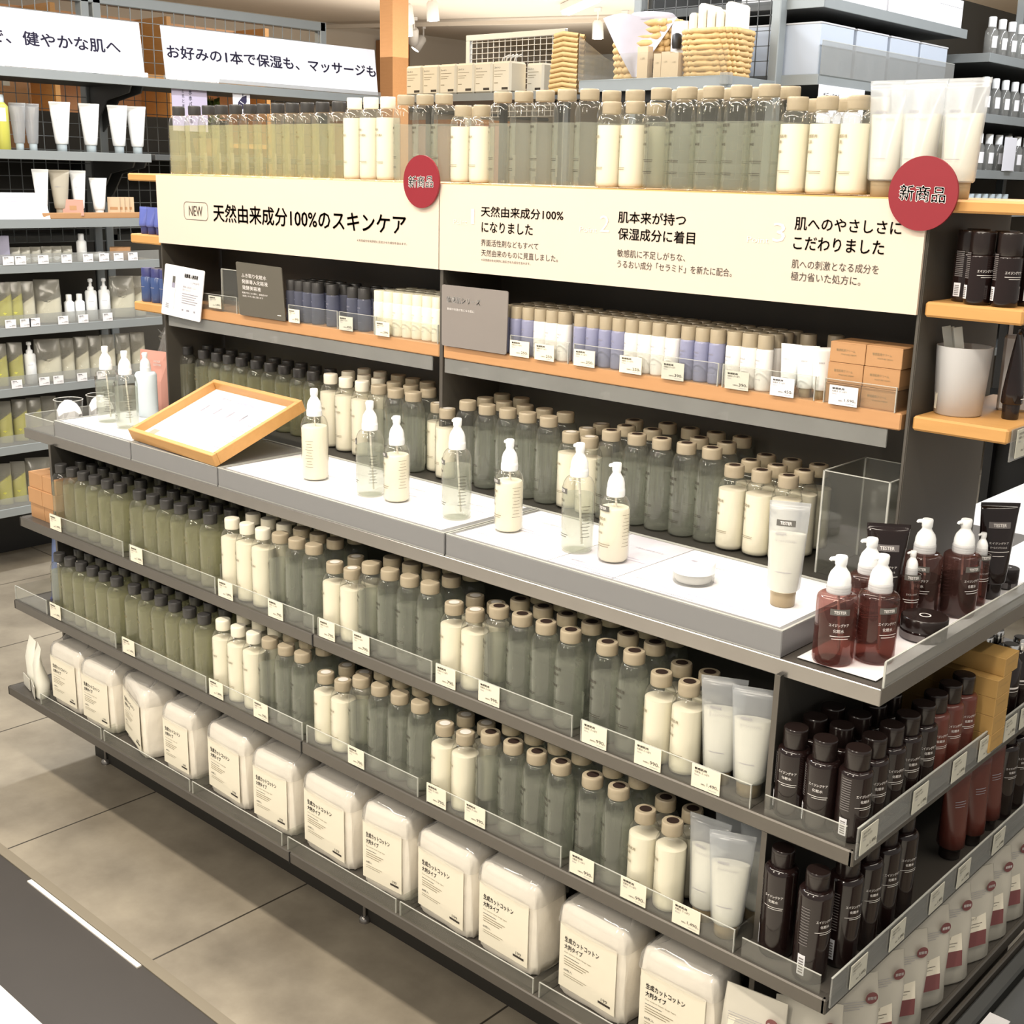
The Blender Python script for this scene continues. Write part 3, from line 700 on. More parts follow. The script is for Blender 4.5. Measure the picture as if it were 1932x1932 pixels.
gel.parts.append(('cream', gel_fill()))
for i, (x, rz) in enumerate(((.8565, .05), (.905, .0), (.965, -.03))):
    gel.place((x+.003, .036, ZT), rz, f'large frosted tube atop the gondola, {ORD[i]} after the dotted white bottles', 'frosted gel tubes')
for i, (x, y, rz) in enumerate(((.862, .012, .1), (.92, .05, 0))):
    gel.place((x+.001, .095, ZT), rz, f'frosted tube half hidden behind the large tubes atop the gondola, {ORD[i]} one', 'frosted gel tubes')
for i, (x, y, rz) in enumerate(((.852, -.280, .45), (.903, -.281, .40))):
    gel.place((x, y, H-.827), rz, ('frosted gel tube next to the dotted milk on the shelf under the counter', 'outermost frosted gel tube on the shelf under the counter')[i], 'frosted gel tubes')
for i, (x, y, rz) in enumerate(((.861, -.305, .12), (.906, -.318, .42), (.872, -.250, .5), (.917, -.255, .45))):
    gel.place((x, y, H-1.031), rz, ('frosted tube in front beside milk on the shelf above cotton packs', 'frosted tube nearest the clear guard end on the shelf above cotton packs',
              'frosted tube behind another, beside milk, on the shelf above cotton packs', 'frosted tube behind another, at the guard end, above cotton packs')[i], 'frosted gel tubes')

# ------------------------------------------------------------------ small travel bottles on the middle oak shelf
def mini(name, body, cap, Ht=.087, R=.0138, hc=.0215, ink='ink_grey', level=None):
    b = MB().lathe([(R*.85, 0), (R*.97, .001), (R, .003), (R, Ht-hc-.004), (R*.97, Ht-hc-.0015), (R*.9, Ht-hc)], 16, 0)
    b.wrap_text('敏感肌用', R+.0003, -.45, .012, .046, .0490, 1, .01); b.wrap_text('化粧水', R+.0003, -.55, .007, .0405, .0430, 1, .01)
    b.wrap_bar(R+.0003, -.2, .012, .018, .0184, 1)
    c = MB().lathe([(R*.93, Ht-hc), (R*.93, Ht-.0015), (R*.88, Ht)], 16, 0).lathe([(R*.80, Ht+.0003), (R*.78, Ht+.0003)], 16, 0)
    return Kind(name, 'bottle', [('body', b.mesh('body', [body, ink])), ('cap', c.mesh('cap', [cap]))])
mat('mini_blue', (0.30, 0.31, 0.45), 0.25, col2=(0.22, 0.23, 0.36), scale=20)
mat('mini_cream_cap', (0.80, 0.76, 0.60), 0.3)
MK = {'n': mini('travel_bottle', 'liquid_blue', 'cap_dark'), 'm': mini('travel_bottle', 'milk', 'mini_cream_cap'), 'b': mini('travel_bottle', 'mini_blue', 'cap_beige'), 'w': mini('travel_bottle', 'milk_white', 'cap_beige')}
MD = {'n': 'small dark-capped bluish bottle', 'm': 'small cream bottle', 'b': 'small beige-capped blue bottle', 'w': 'small beige-capped white bottle'}
mids = [('n', (-.481, -.452, -.423, -.394, -.345, -.279, -.245)), ('m', (-.196, -.168, -.140, -.112, -.084, -.056, -.028)), ('b', (.149, .177, .206)), ('w', (.235, .263, .291)), ('b', (.328, .356, .384, .412)),
        ('w', (.440, .468, .496, .524)), ('b', (.554, .582, .610)), ('w', (.642, .670, .698))]
for r, rn in ((0, 'front'), (1, 'second'), (2, 'third'), (3, 'back')):
    cnt = {}
    for k, xs in mids:
        for i, x in enumerate(xs):
            if k == 'n' and r == 3: continue
            cnt[k] = cnt.get(k, 0)+1
            MK[k].place((x+(.006 if k == 'n' and r else 0), .020+.029*r, ZM), random.uniform(-.25, .25), f'{ORD[cnt[k]-1]} {MD[k]} from the centre-left end, {rn} row, middle wood shelf'.replace('centre-left', 'product-card'), 'small bottles on the middle wood shelf')
for i, (x, y) in enumerate(((.735, .055), (.770, .078))):
    MK['w'].place((x, y+.03, ZM+.0), .1, f'small white bottle at the back near the small tubes, {ORD[i]} one', 'small bottles on the middle wood shelf')
mgel = Kind('small_gel_tube', 'tube', tube_parts(.078, .0120, .034, .014, 'tube_white', 'tube_cap_tan', [('敏感肌用', -.009, .000, .054, .0565)]))
for i, (x, y, rz) in enumerate(((.744, .018, .1), (.772, .020, .5), (.797, .022, .9))):
    mgel.place((x, y, ZM), rz, f'small white gel tube on the middle wood shelf, {ORD[i]} from the white bottles', 'small gel tubes')
def carton(name, w, d, h, m, lines, ink='ink_tan', cat='box', gap=True):
    b = MB().box(-w/2, w/2, -d/2, d/2, 0, h, 0, .0006)
    for (t, x0, x1, z0, z1) in lines: b.flat_text(t, x0, x1, z0, z1, -d/2-.0004, 1, .008)
    f = MB().box(-w/2+.002, w/2-.002, -d/2+.002, d/2-.002, h, h+.0003)
    f.box(-w/2-.0002, w/2+.0002, -d/2-.0002, d/2+.0002, h-.0012, h-.0009)
    return Kind(name, cat, [('carton', b.mesh('carton', [m, ink])), ('flap', f.mesh('flap', [m]))])
cream = carton('cream_box', .0565, .060, .0300, 'kraft', [('敏感肌用クリーム', -.018, .012, .0165, .0205), ('MOISTURE CREAM', -.010, .014, .0115, .0135)])
for i in range(3):
    for j in range(2):
        cream.place((.842+.0575*j+.001*i, .036, ZM+.0306*i), 0, f'kraft cream box in the {("bottom", "middle", "top")[i]} layer, stack {("beside the small tubes", "beside the end panel")[j]}', 'kraft cream boxes on the middle wood shelf')

# ------------------------------------------------------------------ tester trays and testers on the counter
ZTR = H-0.575
def tray(label, x0, x1, sheets):
    t = thing('tester_tray', label, 'tray', ((x0+x1)/2, -.172, ZC), group='frosted tester trays on the counter')
    w = (x1-x0)/2; hh = ZTR-.0006-ZC; d = .116
    m = MB().box(-w, w, -d, d, 0.0004, hh, 0, .0012)
    obj('case', m.mesh('case', ['frost_tray']), t)
    e = MB()
    for a, b, c, dd in ((-w, w, -d, -d+.003), (-w, w, d-.003, d), (-w, -w+.003, -d+.003, d-.003), (w-.003, w, -d+.003, d-.003)): e.box(a, b, c, dd, hh, hh+.0012)
    e.box(-w, w, -d-.0004, -d, .001, .003)
    obj('rim', e.mesh('rim', ['acrylic_edge']), t)
    for (a, b, col, kind) in sheets:
        s = MB().box(a, b, -d+.012, d-.006, hh, hh+.0005); sm = [col, 'ink_grey', 'lilac']
        zz = hh+.0009
        def tx(txt, xa, xb, ya, yb, k, bo=.01): s.text(txt, lambda u, v: (xa+(xb-xa)*u, ya+(yb-ya)*v, zz), k, bo)
        def bar(xa, xb, ya, yb, k): s.quad((xa, ya, zz), (xb, ya, zz), (xb, yb, zz), (xa, yb, zz), k)
        L = b-a
        bar(a+.25*L, a+.75*L, -d+.034, -d+.039, 2)
        bar(a+.02, a+.75*L, -d+.024, -d+.0248, 1)
        for q in range(max(1, int(L/.15))):
            xx = a+.02+q*.155
            tx('敏感肌用シリーズ', xx, xx+.045, -d+.0415, -d+.0465, 1)
            bar(xx+.01, xx+.10, -.01+.012*q, -.009+.012*q, 2); bar(xx+.01, xx+.075, .0+.012*q, .001+.012*q, 2)
            tx('うるおい成分セラミド', xx+.03, xx+.085, .05, .056, 1)
            bar(xx+.06, xx+.12, -d+.016, -d+.0175, 1)
        obj('printed_sheet', s.mesh('printed_sheet', sm), t)
    return t
mat('sheet_lilac', (0.62, 0.60, 0.66), 0.55, var=0.01)
tray('frosted tray carrying two clear pump testers at the far counter end', -.980, -.657, [(-.150, .150, 'paper_white', 0)])
tray('bare frosted tray under the tilted wooden frame', -.653, -.338, [])
tray('long frosted tray with four pump testers beside the wooden frame', -.334, .303, [(-.308, .300, 'paper_white', 0)])
tray('long frosted tray with the cream jar and upturned tube', .307, .939, [(-.305, -.105, 'paper_white', 0), (-.103, .020, 'sheet_lilac', 0), (.022, .305, 'paper_white', 0)])

def pump_parts(base, ztop, rc, s=1.0, spout=PI):
    """collar, dome and nozzle standing on a bottle whose neck ends at BASE"""
    c = MB().lathe([(rc, base-.012), (rc*1.02, base-.010), (rc, base), (rc*.96, base+.001)], 22, 0)
    for k in range(3): c.lathe([(rc*1.03, base-.010+.0032*k), (rc*1.03, base-.0085+.0032*k)], 22, 0, False, False)
    h = ztop-base
    m = MB().lathe([(rc*.97, base+.0005), (rc*.94, base+h*.22), (rc*.80, base+h*.40), (rc*.58, base+h*.52), (rc*.46, base+h*.60), (rc*.44, base+h*.66), (rc*.50, base+h*.70), (rc*.52, ztop-.0015), (rc*.46, ztop)], 20, 0)
    ca, sa = math.cos(spout), math.sin(spout)
    m.tube([(0, 0, ztop-h*.13), (rc*.6*ca, rc*.6*sa, ztop-h*.12), (rc*.82*ca, rc*.82*sa, ztop-h*.14), (rc*.90*ca, rc*.90*sa, ztop-h*.19)], [h*.09, h*.08, h*.07, h*.055], 10, 0)
    return c, m
def pump_bottle(name, R, zs, zn, ztop, rc, level, shell, liq, collar, head, tester, title, ink, white_band=True, seg=24, foot=.030):
    prof = [(R*.82, 0), (R*.94, .0012), (R, .006), (R, zs)]+shoulder(R, rc*.85, zs, zn)[1:]
    b = MB().lathe(prof, seg, 0, True, False); e = R+.0004
    b.wrap_bar(e, tester[1], .026, tester[0], tester[0]+.0085, 2); b.wrap_text('TESTER', e+.0003, tester[1], .016, tester[0]+.0022, tester[0]+.0062, 3, .03)
    for (t, z0, h, w, a) in title: b.wrap_text(t, e, a, w, z0, z0+h, 1, .012)
    b.wrap_bar(e, tester[1]+.1, .027, foot, foot+.0009, 1); b.wrap_bar(e, tester[1]+.1, .022, foot-.0035, foot-.0026, 1)
    for k in range(10): b.wrap_bar(e, tester[1]+1.75, .016-.003*(k % 3), .028+.0055*k, .0287+.0055*k, 1)
    c, h = pump_parts(zn+.0115, ztop, rc)
    d = .0014; lp = [(R*.8, .002), (R-d, .006), (R-d, min(level, zs))]
    if level > zs: lp.append((R*.88, level))
    dip = MB().tube([(0, 0, zn), (.004, .002, .06), (.008, .003, .012)], .0018, 6)
    return Kind(name, 'pump bottle', [('body', b.mesh('body', [shell, ink, 'tester_grey', 'ink_white'])), ('liquid', MB().lathe(lp, seg, 0).mesh('liquid', [liq])), ('collar', c.mesh('collar', [collar])),
                ('pump_head', h.mesh('pump_head', [head])), ('dip_tube', dip.mesh('dip_tube', ['cap_disc_white']))])
T1 = [('敏感肌用', .082, .0045, .018, -.55), ('化粧水', .073, .0045, .014, -.60), ('高保湿', .060, .0035, .012, -.62)]
PT = {'milk tall': pump_bottle('pump_tester', .0262, .100, .124, .175, .0145, .104, 'clear_plastic', 'milk', 'pump_white', 'pump_white', (.098, -.8), T1, 'ink_tan'),
      'clear tall': pump_bottle('pump_tester', .0258, .098, .122, .174, .0145, .093, 'clear_plastic', 'liquid_clear', 'pump_white', 'pump_white', (.096, -.45), T1, 'ink_brown'),
      'milk': pump_bottle('pump_tester', .0240, .083, .104, .155, .0140, .086, 'clear_plastic', 'milk', 'pump_white', 'pump_white', (.083, -.35), [(a, b-.014, c, d, e+.1) for a, b, c, d, e in T1], 'ink_tan')}
for k, x, y, rz, lab in (('milk tall', -.135, -.203, -.5, 'tall milky pump tester standing nearest the wooden frame'), ('clear tall', .028, -.207, -.25, 'clear pump tester right beside a shorter milky one on the long tray'),
                        ('milk', .092, -.200, -.1, 'milky pump tester between the two clear pump testers on the long tray'), ('clear tall', .247, -.203, -.15, 'clear pump tester alone at the near end of the first long tray'),
                        ('milk', .362, -.196, -.1, 'milky pump tester at the far end of the tray with the jar'), ('clear tall', .515, -.202, -.1, 'clear pump tester on the lilac sheet'), ('milk', .588, -.202, .1, 'milky pump tester on the lilac sheet'),
                        ('clear tall', -.890, -.200, -.3, 'clear pump tester beside the glass of paper at the far counter end'), ('clear tall', -.798, -.206, -.1, 'clear pump tester just behind the wooden frame')):
    PT[k].place((x, y, ZTR), rz, lab, 'pump testers on the frosted trays')
tt = Kind('tube_tester', 'tube', tube_parts(.149, .0225, .056, .024, 'frost_tube', 'tube_cap_tan', [('敏感肌用', -.016, -.002, .103, .1075), ('オールインワンジェル', -.016, .013, .094, .0975), ('', -.012, .010, .052, .0528)],
          'ink_grey', band=('tester_grey', -.016, .010, .116, .1245, 'TESTER')))
tt.parts.append(('cream', gel_fill())); tt.parts[-1][1].transform(Matrix.Scale(.93, 4))
tt.place((.882, -.193, ZTR), .45, 'frosted tester tube standing on its tan cap on the near tray')
t = thing('cream_jar', 'white tester jar of cream lying on the near tray', 'jar', (.736, -.199, ZTR))
obj('glass', MB().lathe([(.027, 0), (.0305, .002), (.0310, .012), (.0305, .0165)], 30).mesh('glass', ['acrylic_haze']), t)
obj('cream', MB().lathe([(.0255, .003), (.0275, .006), (.0275, .0160)], 26).mesh('cream', ['milk_white']), t)
lid = MB().lathe([(.0312, .0168), (.0316, .018), (.0316, .0300), (.0305, .0315)], 30, 0)
lid.add([(.006*math.cos(2*PI*j/18), .0035*math.sin(2*PI*j/18), .0318) for j in range(18)], [tuple(range(18))], 1)
obj('lid', lid.mesh('lid', ['pump_white', 'ink_grey']), t)
t = thing('paper_sheet', 'white paper sheet under the amber testers on the counter end', 'paper', (0, 0, ZC+.002))
obj('sheet', MB().box(.955, 1.068, -.272, .53, 0, .0008, 0).mesh('sheet', ['paper_white']), t)
guardR = thing('shelf_guard', 'low clear guard along the counter end beside amber testers', 'shelf guard', (1.0855, -.285, ZC))
obj('front_pane', MB().box(-.0022, 0, 0, .85, .0015, .036).mesh('front_pane', ['acrylic_haze']), guardR)
obj('edge_strip', MB().box(-.0023, .0001, 0, .85, .036, .0372).box(-.0025, .0003, -.001, .0008, .0015, .036).mesh('edge_strip', ['acrylic_edge']), guardR)
guardL = thing('shelf_guard', 'low clear corner guard at the far counter end', 'shelf guard', (-1.118, -.289, ZC))
obj('front_pane', MB().box(0, .135, 0, .002, .0015, .034).box(0, .002, .002, .40, .0015, .034).mesh('front_pane', ['acrylic_haze']), guardL)
obj('edge_strip', MB().box(0, .135, 0, .002, .034, .0352).box(0, .002, .002, .40, .034, .0352).mesh('edge_strip', ['acrylic_edge']), guardL)

# amber testers on the counter end
AT = [('エイジングケア', .0565, .0042, .026, .1), ('化粧水', .0485, .0046, .014, .1)]
def amber(liq_level, name='amber_pump_tester', R=.0268, zs=.088, zn=.096, ztop=.145, rc=.0155, shell='amber', liq='amber_liquid'):
    return pump_bottle(name, R, zs, zn, ztop, rc, liq_level, shell, liq, 'pump_collar', 'pump_white', (.072, .1), AT if R > .02 else [('エイジングケア', .05, .003, .016, .1)], 'ink_white', foot=.043)
am1 = amber(.066); am2 = amber(.074); am3 = amber(.060, liq='dark_brown_plastic', shell='amber'); sm = amber(.055, 'small_pump_tester', .0140, .070, .076, .112, .0085)
ZP = ZC+.0028
for kd, x, y, rz, lab in ((am1, .994, -.250, .55, 'pale amber pump tester nearest the counter corner'), (am2, 1.030, -.205, .9, 'amber pump tester with its label turned toward the aisle, second from the corner'),
                         (am1, .983, -.143, .5, 'amber pump tester behind the two corner ones, beside the amber tube'), (am3, .992, .010, .2, 'dark amber pump tester seen from the back, behind the jar'),
                         (am3, 1.032, .052, 1.0, 'dark amber pump tester facing the end aisle beside the black tube'), (sm, 1.003, -.052, .6, 'small slim amber pump tester beside the dark jar'),
                         (sm, 1.034, .118, .9, 'small slim pump tester between the dark bottle and black tube')):
    kd.place((x, y, ZP), rz, lab, 'amber testers on the counter end')
bt = Kind('tube_tester', 'tube', tube_parts(.150, .0205, .060, .026, 'dark_brown_plastic', 'dark_brown_cap', [('エイジングケア', -.015, .015, .088, .0915), ('オールインワンジェル', -.013, .013, .0815, .0845), ('', -.017, .017, .076, .0769), ('', -.009, .009, .0695, .0703)],
          'ink_white', band=('brown_label', -.017, .016, .112, .1215, 'TESTER')))
bt.place((1.036, .165, ZP), .75, 'black-brown tester tube on its cap near the counter end edge', 'dark tester tubes')
bt.place((.973, -.075, ZP), .6, 'amber-brown tester tube behind the pump testers, half hidden', 'dark tester tubes')
def dark_jar(r, h, label, loc):
    t = thing('dark_jar', label, 'jar', loc, group='dark jars on the counter end')
    obj('base', MB().lathe([(r*.95, 0), (r, .001), (r, h*.42), (r*.98, h*.45)], 28).wrap_bar(r+.0003, -.3, r*1.6, h*.08, h*.36, 1).wrap_bar(r+.0003, 1.0, r*.5, h*.12, h*.34, 2).mesh('base', ['dark_brown_plastic', 'brown_label', 'brown_label']), t)
    l = MB().lathe([(r*1.0, h*.46), (r*1.01, h*.48), (r*1.01, h*.95), (r*.96, h)], 28, 0)
    l.lathe([(r*.26, h+.0003), (r*.20, h+.0004)], 18, 1, False, False)
    obj('lid', l.mesh('lid', ['dark_brown_cap', 'ink_white']), t)
dark_jar(.0318, .0325, 'wide dark jar with printed rim in front of the amber testers', (1.041, -.078, ZP))
dark_jar(.0170, .0330, 'small dark jar beyond the black tester tube', (1.036, .232, ZP))

# clear box riser beside the last milk bottles
t = thing('acrylic_box', 'empty clear acrylic box riser at the near end behind the trays', 'clear box', (.831, -.010, H-.58))
w, d, h = .108, .135, .160
obj('wall_panes', MB().box(0, w, 0, .002, 0, h).box(0, w, d-.002, d, 0, h).box(0, .002, .002, d-.002, 0, h).box(w-.002, w, .002, d-.002, 0, h).mesh('wall_panes', ['acrylic']), t)
e = MB()
for a, b, c, dd in ((0, w, 0, .0022), (0, w, d-.0022, d), (0, .0022, 0, d), (w-.0022, w, 0, d)): e.box(a, b, c, dd, h, h+.0012)
for a in (0, w-.0022):
    for c in (0, d-.0022): e.box(a-.0003, a+.0025, c-.0003, c+.0025, 0, h)
obj('bright_edges', e.mesh('bright_edges', ['acrylic_edge']), t)

# tilted wooden frame with a leaflet
t = thing('leaflet_stand', 'shallow wooden frame holding a printed leaflet, tilted on the counter', 'frame', (-.505, -.280, ZTR+.001), (math.radians(22), 0, math.radians(-3)))
w, d, hh, tk = .168, .235, .026, .011
m = MB().box(-w, w, 0, tk, 0, hh, 0, .001).box(-w, w, d-tk, d, 0, hh, 0, .001).box(-w, -w+tk, tk, d-tk, 0, hh, 0, .001).box(w-tk, w, tk, d-tk, 0, hh, 0, .001)
obj('rail', m.mesh('rail', ['oak']), t)
obj('bottom_board', MB().box(-w+.002, w-.002, .002, d-.002, .002, .006).mesh('bottom_board', ['oak']), t)
s = MB().box(-w+tk, w-tk, tk, d-tk, .006, .0075); z = .0079
def LB(x0, x1, y0, y1, k): s.quad((x0, y0, z), (x1, y0, z), (x1, y1, z), (x0, y1, z), k)
LB(-.10, .055, d-.045, d-.030, 2); LB(.065, .145, d-.048, d-.030, 3); LB(-.14, -.115, .02, .045, 4); LB(-.115, -.095, .03, .046, 5)
LB(-.03, .05, .055, .085, 3); LB(-.11, -.06, .085, .11, 3); LB(.02, .09, .15, .18, 3)
for i in range(6):
    LB(.095, .125, .045+.022*i, .0475+.022*i, 1); LB(-.13+.02*(i % 2), -.06, .115+.012*i, .117+.012*i, 3)
    LB(-.03, .03-.01*(i % 3), .11+.014*i, .112+.014*i, 3)
for i in range(4): LB(-.10+.05*i, -.093+.05*i, .14, .165, 1)
s.text('化粧水・乳液の選び方', lambda u, v: (-.095+.14*u, d-.043+.010*v, z+.0004), 6, .02)
obj('leaflet', s.mesh('leaflet', ['paper_white', 'ink_grey', 'lilac', 'sheet_lilac', 'terracotta', 'pouch_grey', 'paper_white']), t)
obj('prop_foot', MB().box(-.02, .02, d-.03, d-.02, -.088, .002).mesh('prop_foot', ['acrylic']), t).rotation_euler = (math.radians(-22), 0, 0)

# far counter end: glasses of paper, pale blue bottle, pink pack, bag
def glass(x, y, r, label):
    t = thing('tissue_glass', label, 'glass', (x, y, ZC+.0005), group='glasses of paper at the far counter end')
    g = MB().lathe([(r*.80, 0), (r*.84, .001), (r, .070)], 26, 0, True, False).lathe([(r*1.0, .0700), (r*1.02, .0708), (r*.97, .0716), (r*.96, .0705)], 26, 1, False, False)
    obj('tumbler', g.mesh('tumbler', ['acrylic', 'acrylic_edge']), t)
    p = MB(); n = 14; rings = []
    for z, rr in ((.002, .75), (.02, .82), (.04, .84), (.052, .62), (.062, .25)):
        rings.append([(r*rr*(1+.10*math.sin(3*j+z*90))*math.cos(2*PI*j/n), r*rr*(1+.10*math.cos(2*j+z*60))*math.sin(2*PI*j/n), z+.007*math.sin(2.0*j+z*40)*(1 if z > .03 else 0)) for j in range(n)])
    obj('crumpled_paper', p.loft(rings, 0, True, True, False).mesh('crumpled_paper', ['paper_white']), t)
glass(-1.045, -.215, .034, 'clear glass stuffed with white paper at the counter corner')
glass(-1.055, -.125, .034, 'second clear glass of white paper behind the first')
t = thing('toner_tester', 'pale blue opaque pump bottle behind the clear testers', 'pump bottle', (-.895, -.095, ZTR))
b = MB().lathe([(.024, 0), (.0255, .002), (.0255, .098), (.022, .104), (.012, .106)], 22, 0); b.wrap_bar(.0258, -.5, .020, .084, .093, 1); b.wrap_bar(.0258, -.5, .016, .062, .063, 1)
obj('body', b.mesh('body', ['pale_blue_bottle', 'tester_grey']), t)
c, h = pump_parts(.117, .150, .0125); obj('collar', c.mesh('collar', ['pump_white']), t); obj('pump_head', h.mesh('pump_head', ['pump_white']), t)
t = thing('pink_pack', 'pink flat pack with a long rounded window at the far counter end', 'pack', (-1.015, .005, ZS-.034), (0, 0, math.radians(12)))
b = MB(); rings = []
for z, th in ((0, .014), (.04, .016), (.10, .014), (.15, .006), (.172, .0015)): rings.append([(.047*x, th*y, z) for x, y in ((-1, -.3), (-.7, -1), (.7, -1), (1, -.3), (1, .3), (.7, 1), (-.7, 1), (-1, .3))])
obj('pack', b.loft(rings, 0, True, True, False).mesh('pack', ['pink_pack']), t)
def pill(w, h, z0, y, n=10): return [(-.008+w*math.cos(a), y, z0+h+w*math.sin(a)) for a in [PI*i/n for i in range(n+1)]]+[(-.008+w*math.cos(a), y, z0-h+w*math.sin(a)) for a in [PI+PI*i/n for i in range(n+1)]]
wm = MB(); p1 = pill(.0115, .035, .085, -.0172); wm.add(p1, [tuple(range(len(p1)))], 0); p2 = pill(.0055, .030, .085, -.0177); wm.add(p2, [tuple(range(len(p2)))], 1)
wm.flat_text('MOIST', .012, .034, .146, .151, -.0140, 2, .03); wm.flat_text('COTTON', .010, .036, .138, .143, -.0150, 2, .03)
obj('window', wm.mesh('window', ['pouch_white', 'pink_pack', 'ink_white']), t)
t = thing('plastic_bag', 'crumpled clear plastic bag above the pink pack', 'bag', (-1.0, .06, ZC))
b = MB(); n = 18; rings = []
for k in range(10):
    z = .10+.013*k; rings.append([((.055-.012*abs(k-4)/5)*(1+.16*math.sin(5*j+k*1.9))*math.cos(2*PI*j/n), (.035)*(1+.2*math.cos(4*j+k*2.3))*math.sin(2*PI*j/n), z+.008*math.sin(3*j+k)) for j in range(n)])
obj('film', b.loft(rings, 0, True, True, True).mesh('film', ['film']), t)
st = MB().lathe([(.03, 0), (.03, .098), (.025, .10)], 14); obj('wrapped_pack', st.mesh('wrapped_pack', ['pouch_clear']), t)

# ------------------------------------------------------------------ far end shelves (blue goods, boxes, pouches)
bk = Kind('blue_tube', 'tube', tube_parts(.064, .0150, .040, .018, 'blue_tube', 'blue_dark'))
for i, (x, y) in enumerate(((-1.064, .030), (-1.026, .026), (-.988, .024))): bk.place((x, y, H-.162), .1, f'{ORD[i]} blue tube from the outer edge on the upper oak end shelf', 'blue tubes on the oak end shelf')
bb = Kind('blue_bottle', 'bottle', [('body', MB().lathe([(.017, 0), (.0188, .002), (.0188, .058), (.017, .061)], 20).wrap_bar(.0191, -.2, .016, .036, .037, 1).mesh('body', ['blue_bottle', 'ink_grey'])), ('cap', MB().lathe([(.0170, .0612), (.0170, .080), (.0160, .082)], 20).mesh('cap', ['blue_dark']))])
for i, x in enumerate((-1.063, -1.020, -.982)): bb.place((x, .030, H-.326), .2, f'{ORD[i]} blue bottle from the outer edge on the lower oak end shelf', 'blue bottles on the oak end shelf')
wbx = carton('wood_tone_box', .0640, .075, .0370, 'kraft', [])
for i in range(3):
    for j in range(2): wbx.place((-1.070+.066*j, -.262-.004*(i % 2), H-.827+.0376*i), .0, f'kraft box in the {("bottom", "middle", "top")[i]} layer at the far shelf end, {("outer", "inner")[j]} stack', 'kraft boxes at the far shelf end')
t = thing('blue_pouch', 'tall blue refill pouch standing at the far end of the lower shelf', 'pouch', (-1.045, -.275, H-1.031), (0, 0, -.3))
b = MB(); rings = []
for z, a, th in ((0, .019, .017), (.03, .020, .016), (.08, .021, .012), (.13, .025, .007), (.17, .029, .001)): rings.append([(a*math.cos(2*PI*j/16), th*math.sin(2*PI*j/16), z) for j in range(16)])
obj('film', b.loft(rings, 0).mesh('film', ['blue_wrap']), t); obj('base_seal', MB().lathe([(.0205, 0), (.0205, .005)], 16).mesh('base_seal', ['blue_dark']), t)
def spout_pouch(Ht, w, th, m1, label_m=None):
    b = MB(); rings = []; n = 20
    for t, a, d in ((0, .92, .75), (.04, 1.0, 1.0), (.3, 1.0, .95), (.6, .98, .62), (.8, .95, .30), (.93, .93, .06), (1.0, .92, .03)):
        rings.append([(w/2*a*math.copysign(abs(math.cos(2*PI*j/n))**.6, math.cos(2*PI*j/n)), th/2*d*math.sin(2*PI*j/n)+.004*math.sin(t*7), Ht*t) for j in range(n)])
    b.loft(rings, 0)
    return b
wp = spout_pouch(.128, .062, .036, None); wpm = wp.mesh('film', ['pouch_white'])
wk = Kind('cotton_pouch', 'pouch', [('film', wpm), ('paper_base', MB().box(-.026, .026, -.0195, -.0180, .003, .034).mesh('paper_base', ['pouch_grey']))])
wk.place((-1.062, -.345, H-1.247), -.2, 'outer white wrinkled pouch at the far end of the bottom shelf', 'white pouches at the far end'); wk.place((-1.005, -.358, H-1.247), -.35, 'inner white wrinkled pouch beside the first cotton pack', 'white pouches at the far end')

